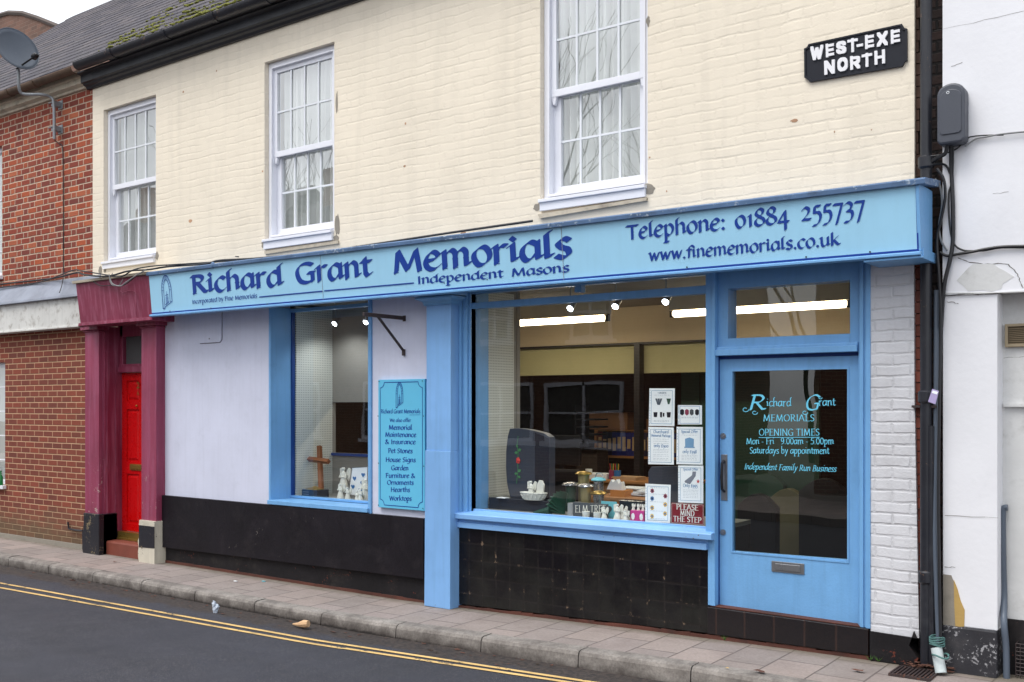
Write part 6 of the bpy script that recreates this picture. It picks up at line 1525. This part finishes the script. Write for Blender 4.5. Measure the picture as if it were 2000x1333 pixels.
def fG(t, q):
    mb = MB()
    for s_, u0, u1, v in (('PLEASE', .16, .84, .31), ('MIND', .28, .72, .60), ('THE STEP', .07, .93, .90)): lettering(mb, s_, q(u0, v), q(u1, v), .029, yp-.0015, w=.24, th=.10, ang=.05, serif=.17, cell=.06)
    mb.build('lettering', M['cwhite'], t, recalc=False)
    mb = MB(); e = [q(.02, .03), q(.98, .03), q(.98, .97), q(.02, .97)]
    for i, (p, r_) in enumerate(zip(e, e[1:]+e[:1])): line(mb, p, r_, .002, yp-.001-i*.0001)
    mb.build('border', M['cwhite'], t, recalc=False)
g = poster((1311, 982), (1374.7, 985.4), (1374.7, 1026), (1310.5, 1022), 'dark red sign reading PLEASE MIND THE STEP', fG, 'notice_sign', 'maroonsign')
g['category'] = 'sign'

# narrow window display
zf1 = zs1+.012
CR = thing('wooden_cross', 'brown wooden cross leaning in the narrow window', 'cross', (X(630, .5), .5, zf1))
a = W(617, 872, .5); b = W(632, 972, .45)
mb = MB(); mb.tube([(a[0], .55, a[1]), (b[0], .42, zf1)], .030, 4); mb.build('upright', M['wood'], CR)
l, r_ = W(602, 897, .5), W(642, 902, .5); z_ = (l[1]+r_[1])/2; mb = MB(); mb.tube([(l[0], .50, l[1]), (r_[0], .50, r_[1])], .030, 4); mb.build('crossbar', M['wood'], CR)
UR = thing('memorial_urn', 'dark square memorial urn with a gold lid', 'urn', (X(613, .4), .4, zf1)); u0, u1 = X(599, .4), X(629, .4); uz = Z(613, 956, .4)
MB().box(u0, u1, .33, .5, zf1, uz).build('body', M['granite'], UR, bevel=.004); MB().lathe((avg(u0, u1), .41, uz), [(.10, 0), (.10, .008), (.05, .02), (.02, .03), (.005, .034)], 18).build('lid', M['brass'], UR, smooth=True)
mb = MB(); 
for k in range(3): mb.box(u0+.02, u0+.11, .3285, .3295, zf1+.03+k*.025, zf1+.037+k*.025)
mb.build('lettering_panel', M['metal'], UR)
angel(671, .6, zf1+.08, .24, 'tallest winged figurine in the narrow window', 11); angel(665, .45, zf1, .16, 'kneeling white figurine below the tallest winged one', 12)
angel(679, .42, zf1, .13, 'white figurine left of the two skull like ornaments', 13); angel(713, .45, zf1, .22, 'white figurine at the right edge of the narrow window', 14); angel(697, .38, zf1, .10, 'small white figurine in front of the heart card', 15); angel(704, .36, zf1, .13, 'white figurine beside a green ornament', 16)
HC = thing('display_card', 'white card with blue hearts behind the figurines', 'card', (X(700, .55), .55, zf1))
c = [W(*p, .55) for p in ((688, 914), (718, 912), (718, 972), (681, 966))]; mb = MB(); mb.prism(c, .55, .556); mb.build('sheet', M['paper'], HC)
mb = MB(); [line(mb, p, r2, .006, .547-i*.0004) for i, (p, r2) in enumerate(zip(c, c[1:]+c[:1]))]; mb.build('border', M['metal'], HC, recalc=False)
mb = MB(); [heart(mb, *W(a, b, .545), .055, .546) for a, b in ((709, 928), (692, 935), (689, 951), (703, 958), (707, 944))]; mb.build('heart', M['bl2'], HC, recalc=False)
mb = MB(); mb.blob((X(706, .4), .4, zf1+.04), (.02, .02, .045), 8, 6); mb.build('green_ornament', M['dgreen'], label='small dark green leaf ornament among the figurines', cat='ornament')

# office furniture behind the display
dky = 2.2; dz = Z(1180, 938, dky)
DK = thing('desk', 'long light wood office desk behind the display', 'desk', (X(1150, dky), dky, .02))
MB().box(X(1060, dky), X(1330, dky), dky, dky+.7, dz-.03, dz).build('desk_top', M['desk'], DK, bevel=.004); MB().box(X(1060, dky), X(1330, dky), dky+.04, dky+.06, .02, dz-.03).build('modesty_panel', M['desk'], DK)
D2 = thing('desk', 'low side desk with an orange box of papers', 'desk', (X(1230, 1.3), 1.3, .02)); dz2 = Z(1230, 972, 1.2)
MB().box(X(1160, 1.2), X(1300, 1.2), 1.1, 1.7, dz2-.03, dz2).build('desk_top', M['desk'], D2, bevel=.004); mb = MB(); [mb.box(X(p, 1.3)-.02, X(p, 1.3)+.02, 1.2, 1.25, .02, dz2-.03) for p in (1175, 1290)]; mb.build('leg', M['black'], D2)
MB().box(X(1197, 1.25), X(1226, 1.25), 1.2, 1.35, dz2, dz2+.06).build('paper_box', paint('orange_card', (200, 130, 50), .6), label='orange tray on the side desk', cat='tray')
mb = MB(); x_ = X(1205, 1.3); mb.prism([(x_-.08, dz2+.06), (x_+.10, dz2+.06), (x_+.08, dz2+.14), (x_+.05, dz2+.12), (x_+.03, dz2+.16), (x_-.01, dz2+.13), (x_-.03, dz2+.155)], 1.24, 1.3); mb.build('tissue', M['paper'], label='crumpled white tissue on the orange tray', cat='tissue')
random.seed(31); mb = MB()
for k in range(9): x_ = X(1236, 1.35)+random.uniform(-.15, .2); z_ = dz2+.002+k*.008; w_ = random.uniform(.1, .16); mb.box(x_-w_, x_+w_, 1.35+random.uniform(-.05, .05), 1.6, z_, z_+.006)
mb.build('paper_pile', M['paper'], label='untidy pile of papers on the side desk', cat='papers')
SH = thing('shelf_unit', 'dark shelves of office binders at the back of the shop', 'shelves', (X(1215, 4), 4, .02))
sz = [Z(1200, 890, 3.9), Z(1200, 848, 3.9)]
mb = MB(); mb.box(X(1165, 3.9), X(1330, 3.9), 3.9, 4.2, sz[0]-.03, sz[0]); mb.box(X(1165, 3.9), X(1330, 3.9), 3.9, 4.2, sz[1]+.02, sz[1]+.05); mb.box(X(1165, 3.9)-.03, X(1165, 3.9), 3.9, 4.2, .02, sz[1]+.05); mb.build('shelf', M['desk'], SH)
ORD = 'first second third fourth fifth sixth seventh eighth ninth tenth eleventh twelfth thirteenth fourteenth fifteenth sixteenth seventeenth eighteenth nineteenth twentieth'.split()
random.seed(4); x_ = X(1165, 3.9)+.02; k = 0
while x_ < X(1328, 3.9):
    c_ = random.choice([(30, 40, 110), (110, 28, 40), (30, 44, 120), (26, 30, 60)]); t = thing('binder', '%s binder from the left end of the back shelf, %s spine' % (ORD[k % len(ORD)], 'dark red' if c_[0] > 100 else ('blue' if c_[2] > 100 else 'navy')), 'binder', (x_+.035, 3.9, sz[0]), 'office binders on the back shelf')
    MB().box(x_, x_+.065, 3.9, 4.15, sz[0], sz[0]+.31).build('cover', paint('binder_%d_%d' % (c_[0], c_[1]), c_, .5), t); MB().box(x_+.01, x_+.055, 3.898, 3.9, sz[0]+.05+random.uniform(0, .05), sz[0]+.2+random.uniform(0, .04)).build('spine_label', paint('spine_label_tan', (190, 160, 120), .6), t)
    x_ += .07; k += 1
TT = thing('letter_trays', 'stack of black letter trays at the back of the office', 'trays', (X(1140, 3.2), 3.2, 1.0)); mb = MB()
for k in range(6): z_ = Z(1140, 880, 3.2)+k*.09; mb.box(X(1122, 3.2), X(1162, 3.2), 3.2, 3.5, z_, z_+.02); mb.box(X(1122, 3.2), X(1122, 3.2)+.02, 3.2, 3.5, z_, z_+.09)
mb.build('tray', M['black'], TT)
MB().box(X(1122, 3.2), X(1162, 3.2), 3.25, 3.5, .02, Z(1140, 880, 3.2)).build('cabinet', M['indark'], label='dark cabinet under the letter trays', cat='cabinet')
MN = thing('monitor', 'dark computer monitor on the office desk', 'monitor', (X(1095, 2.5), 2.5, dz)); mx_ = X(1095, 2.5)
MB().box(mx_-.26, mx_+.26, 2.5, 2.54, dz+.12, dz+.46).build('screen', M['black'], MN, bevel=.006); mb = MB(); mb.box(mx_-.03, mx_+.03, 2.52, 2.55, dz+.01, dz+.14); mb.box(mx_-.12, mx_+.12, 2.45, 2.62, dz, dz+.012); mb.build('stand', M['black'], MN)
OC = thing('office_chair', 'black office chair behind the headstone', 'chair', (X(1078, 1.7), 1.7, .02)); ox = X(1078, 1.7)
MB().box(ox-.22, ox+.22, 1.9, 1.96, .55, 1.15).build('backrest', M['black'], OC, bevel=.03); MB().box(ox-.24, ox+.24, 1.5, 1.95, .44, .52).build('seat', M['black'], OC, bevel=.03); mb = MB(); mb.tube([(ox, 1.72, .06), (ox, 1.72, .44)], .03, 8); [mb.tube([(ox, 1.72, .1), (ox+.28*math.cos(a), 1.72+.28*math.sin(a), .05)], .018, 6) for a in (0, 1.257, 2.513, 3.77, 5.03)]; mb.build('pedestal', M['black'], OC)
for i, (px_, m_, lb_) in enumerate(((1196, 'pur', 'purple pen pot on the office desk'), (1206, 'bl2', 'blue pen pot on the office desk'), (1150, 'cwhite', 'white mug on the office desk'))):
    PT = thing('pen_pot' if i < 2 else 'mug', lb_, 'pot', (X(px_, 2.35), 2.35, dz)); MB().lathe((X(px_, 2.35), 2.35, dz), [(.035, 0), (.038, .01), (.038, .10), (.033, .10), (.03, .02)], 12).build('body', M[m_], PT, smooth=True)
    if i < 2:
        for k, mm_ in enumerate(('rose', 'rgreen', 'yel')): MB().tube([(X(px_, 2.35)-.01+.01*k, 2.35, dz+.03), (X(px_, 2.35)-.025+.022*k, 2.34, dz+.17)], .005, 5).build('pen', M[mm_], PT)
random.seed(9)
for k, lb_ in enumerate(('cream file lying flat at the left of the office desk', 'stack of white paper in the middle of the office desk', 'tan envelope pile at the right of the office desk')):
    x_ = X((1118, 1172, 1228)[k], 2.4); mb = MB()
    for q in range((2, 6, 4)[k]): mb.box(x_-.14+random.uniform(-.02, .02), x_+.14, 2.3, 2.52, dz+.001+q*.009, dz+.008+q*.009)
    mb.build('paper_stack', M[('inwall', 'paper', 'litter')[k]], label=lb_, cat='papers')
for k, lb_ in enumerate(('large brown carton on top of the back shelves', 'small brown carton on top of the back shelves')):
    x_ = X((1190, 1290)[k], 3.95); w_ = (.28, .18)[k]; MB().box(x_-w_, x_+w_, 3.92, 4.18, sz[1]+.051, sz[1]+.051+(.22, .14)[k]).build('carton', paint('brown_card', (120, 84, 56), .8, .1, .2), label=lb_, cat='box', bevel=.004)
# things seen through the door glass: headstones for display
for (a, b, py, y_, m_, lb_) in ((1440, 1515, 965, 1.6, 'black', 'black granite headstone seen at the left of the door glass'), (1560, 1655, 935, 1.5, 'black', 'broad black headstone seen at the right of the door glass'), (1500, 1575, 955, 2.4, 'dimstone', 'pale stone headstone seen in the middle of the door glass'), (1462, 1530, 925, 3.0, 'green', 'green slab behind the headstones seen through the door glass')):
    x0_, x1_ = X(a, y_), X(b, y_); z1_ = Z((a+b)/2, py, y_); n = 10
    P = [(x0_, .3), (x1_, .3), (x1_, z1_-.12)]+[(x1_+(x0_-x1_)*k/n, z1_-.12+.12*math.sin(PI*k/n)) for k in range(1, n)]+[(x0_, z1_-.12)]
    t = thing('headstone', lb_, 'headstone', ((x0_+x1_)/2, y_, .02)); MB().prism(P, y_, y_+.1).build('stone', M[m_], t, bevel=.004); MB().box(x0_-.08, x1_+.08, y_-.1, y_+.2, .02, .3).build('base', M['black'], t, bevel=.004)

# ------------------------------------------------------------------ litter and leaves
random.seed(17)
def leaf(x, y, z, s, mat, label, group, rot=None):
    mb = MB(); n = 9; r0 = random.uniform(0, 2*PI); P = []
    for k in range(n): a = 2*PI*k/n; rr_ = s*(1 if k % 2 == 0 else .55)*random.uniform(.7, 1.2); P.append((x+rr_*math.cos(a+r0), y+rr_*.6*math.sin(a+r0), z+random.uniform(.001, .25*s)))
    mb.v = [(x, y, z+.12*s)]+P; mb.f = [(0, k+1, (k+1) % n+1) for k in range(n)]; mb.m = [0]*n
    return mb.build('fallen_leaf', mat, label=label, cat='leaf', group=group, recalc=False)
for i in range(150):
    x_ = random.uniform(X(-40, -1), X(1120, -1)); y_ = KO-.03-abs(random.gauss(0, .10)); s = random.choice([.008, .012, .016, .024, .034])
    if s > .025 and random.random() < .5: s = .012
    leaf(x_, y_, RZ+gz(x_)*.7+.002, s, M['leaf'] if random.random() < .8 else M['indark'], 'brown scrap of dead leaf lying in the gutter', 'dead leaf scraps in the gutter')
for i, (px_, py_, s, lb_) in enumerate(((225, 1098, .035, 'dead leaf below the terracotta doorstep'), (1485, 1313, .05, 'dry leaf on the pavement below the door step'), (1677, 1311, .05, 'curled leaf on the pavement below the white pier'), (1421, 1306, .02, 'small yellow leaf standing on a paving joint'))):
    p = G(px_, py_, gz(X(px_))); leaf(p[0], p[1], p[2]+.001, s, M['leafy'] if 'yellow' in lb_ else M['leaf'], lb_, None)
for i in range(26): x_ = X(1797)+random.uniform(-.08, .22); leaf(x_, -.02-random.uniform(0, .07), gz(x_)+random.uniform(.0, .03), random.uniform(.02, .05), M['leaf'], 'brown dead leaf in the heap behind the drain grate', 'dead leaves heaped by the downpipe')
p = G(590, 1226, RZ); mb = MB(); random.seed(2); mb.tube([(p[0]-.12, p[1]-.0, RZ+.015), (p[0]-.05, p[1], RZ+.02), (p[0]+.03, p[1], RZ+.035), (p[0]+.07, p[1]+.01, RZ+.04)], [.006, .018, .036, .03], 9); mb.build('paper_litter', M['litter'], label='crumpled tan paper cone in the gutter', cat='litter')
p = G(420, 1196, RZ); mb = MB(); mb.blob((p[0], p[1], RZ+.05), (.03, .03, .055), 7, 6, .4); mb.build('plastic_litter', M['plastic'], label='crumpled clear plastic cup by the kerb', cat='litter')
for i, (px_, lb_) in enumerate(((1416, 'tuft of weeds under the left of the door step'), (1700, 'green weed between the door step and the pier base'), (1716, 'green weed at the foot of the black pier base'))):
    x_ = X(px_, -.02); mb = MB(); random.seed(i)
    for k in range(14): a = random.uniform(0, 2*PI); L_ = random.uniform(.015, .045); mb.add([(x_, -.03, gz(x_)), (x_+.006, -.03, gz(x_)), (x_+L_*math.cos(a), -.03-.01+L_*.4*math.sin(a), gz(x_)+L_)], [(0, 1, 2)])
    mb.build('weed', M['weed'], label=lb_, cat='weed', recalc=False)
for (px_, lb_) in ((515, 'small blue scrap on the pavement'), (460, 'small pale scrap on the pavement')):
    p = G(px_, 1134, 0); MB().box(p[0]-.02, p[0]+.02, p[1]-.01, p[1]+.01, gz(p[0])-.003, gz(p[0])+.003).build('litter', M['teal'] if 'blue' in lb_ else M['paper'], label=lb_, cat='litter')

# ------------------------------------------------------------------ the far side of the street (seen in the glass)
OY = -13.2
def house(x0, x1, ez, rz_, label, wins, gable=False):
    t = thing('terraced_house', label, 'house', ((x0+x1)/2, OY, 0))
    MB().box(x0, x1, OY-6, OY, 0, ez).build('wall', M['oppbrick'], t)
    mb = MB(); mb.add([(x0-.2, OY+.3, ez), (x1+.2, OY+.3, ez), (x1+.2, OY-3, rz_), (x0-.2, OY-3, rz_), (x0-.2, OY-6.3, ez), (x1+.2, OY-6.3, ez)], [(0,1,2,3),(3,2,5,4),(0,3,4),(1,5,2),(0,4,5,1)]); rf_ = mb.build('roof', M['slate'], t)
    MB().box(x0+.6, x0+1.3, OY-3.3, OY-2.7, rz_-.5, rz_+1).build('chimney', M['oppbrick'], rf_)
    for (a, b, c, d) in wins:
        mb = MB(); frame(mb, a, b, c, d, .09, OY, OY+.06); mb.box((a+b)/2-.03, (a+b)/2+.03, OY, OY+.06, c, d); mb.box(a, b, OY, OY+.05, (c+d)/2-.03, (c+d)/2+.03); mb.box(a-.1, b+.1, OY, OY+.12, c-.1, c); f_ = mb.build('window', M['white'], t)
        MB().quad((a, OY+.01, c), (b, OY+.01, c), (b, OY+.01, d), (a, OY+.01, d)).build('pane', M['room'], f_)
    return t
house(-36, -26, 6.4, 9.2, 'brown brick house across the street, farthest to the left', [(-34, -32.6, 1, 2.6), (-31, -29.6, 3.9, 5.4), (-34, -32.6, 3.9, 5.4)])
house(-25.6, -17.5, 5.8, 8.6, 'brown brick house across the street mirrored in the narrow window', [(-24.5, -23.2, 3.7, 5.1), (-20.5, -19.2, 3.7, 5.1), (-24.5, -22.6, .9, 2.5), (-20.8, -18.8, .9, 2.5)])
house(-17.3, -11, 5.2, 7.4, 'brown brick house across the street mirrored in the wide window', [(-16.4, -15.2, 3.4, 4.7), (-13.5, -12.3, 3.4, 4.7), (-16.6, -14.6, .9, 2.4), (-14.2, -12, .9, 2.4)])
house(-7.5, 1.5, 5.0, 7.2, 'brown brick house across the street mirrored in the door', [(-6.6, -5.2, 3.2, 4.5), (-3, -1.6, 3.2, 4.5), (-6.4, -4.2, .9, 2.3)])
def tree(x, y, h, seed, label):
    random.seed(seed); t = thing('bare_tree', label, 'tree', (x, y, 0)); TR, TW = MB(), MB()
    def grow(p, d, L, r, lvl):
        pts = [p]; q = p.copy(); dd = d.copy()
        for s in range(3): dd = (dd+Vector((random.uniform(-.18, .18), random.uniform(-.18, .18), random.uniform(-.02, .12)))).normalized(); q = q+dd*L/3; pts.append(q.copy())
        (TR if lvl < 2 else TW).tube(pts, [r, r*.88, r*.75, r*.62], 6 if lvl < 3 else 3, cap=False)
        if lvl >= 5: return
        for k in range(3 if lvl < 4 else 2):
            nd = (dd+Vector((random.uniform(-1, 1), random.uniform(-1, 1), random.uniform(-.15, .6)))*.62).normalized(); grow(pts[random.choice((2, 3, 3))], nd, L*random.uniform(.62, .8), r*.6, lvl+1)
    grow(Vector((x, y, 0)), Vector((0, 0, 1)), h*.28, h*.006, 0)
    TR.build('trunk', M['bark'], t); TW.build('crown', M['bark'], t)
tree(-28, -20, 19, 1, 'bare winter tree behind the houses, farthest to the left'); tree(-18, -17, 17, 2, 'bare winter tree behind the middle houses'); tree(-11.5, -24, 17, 3, 'bare winter tree seen above the gap between the houses')
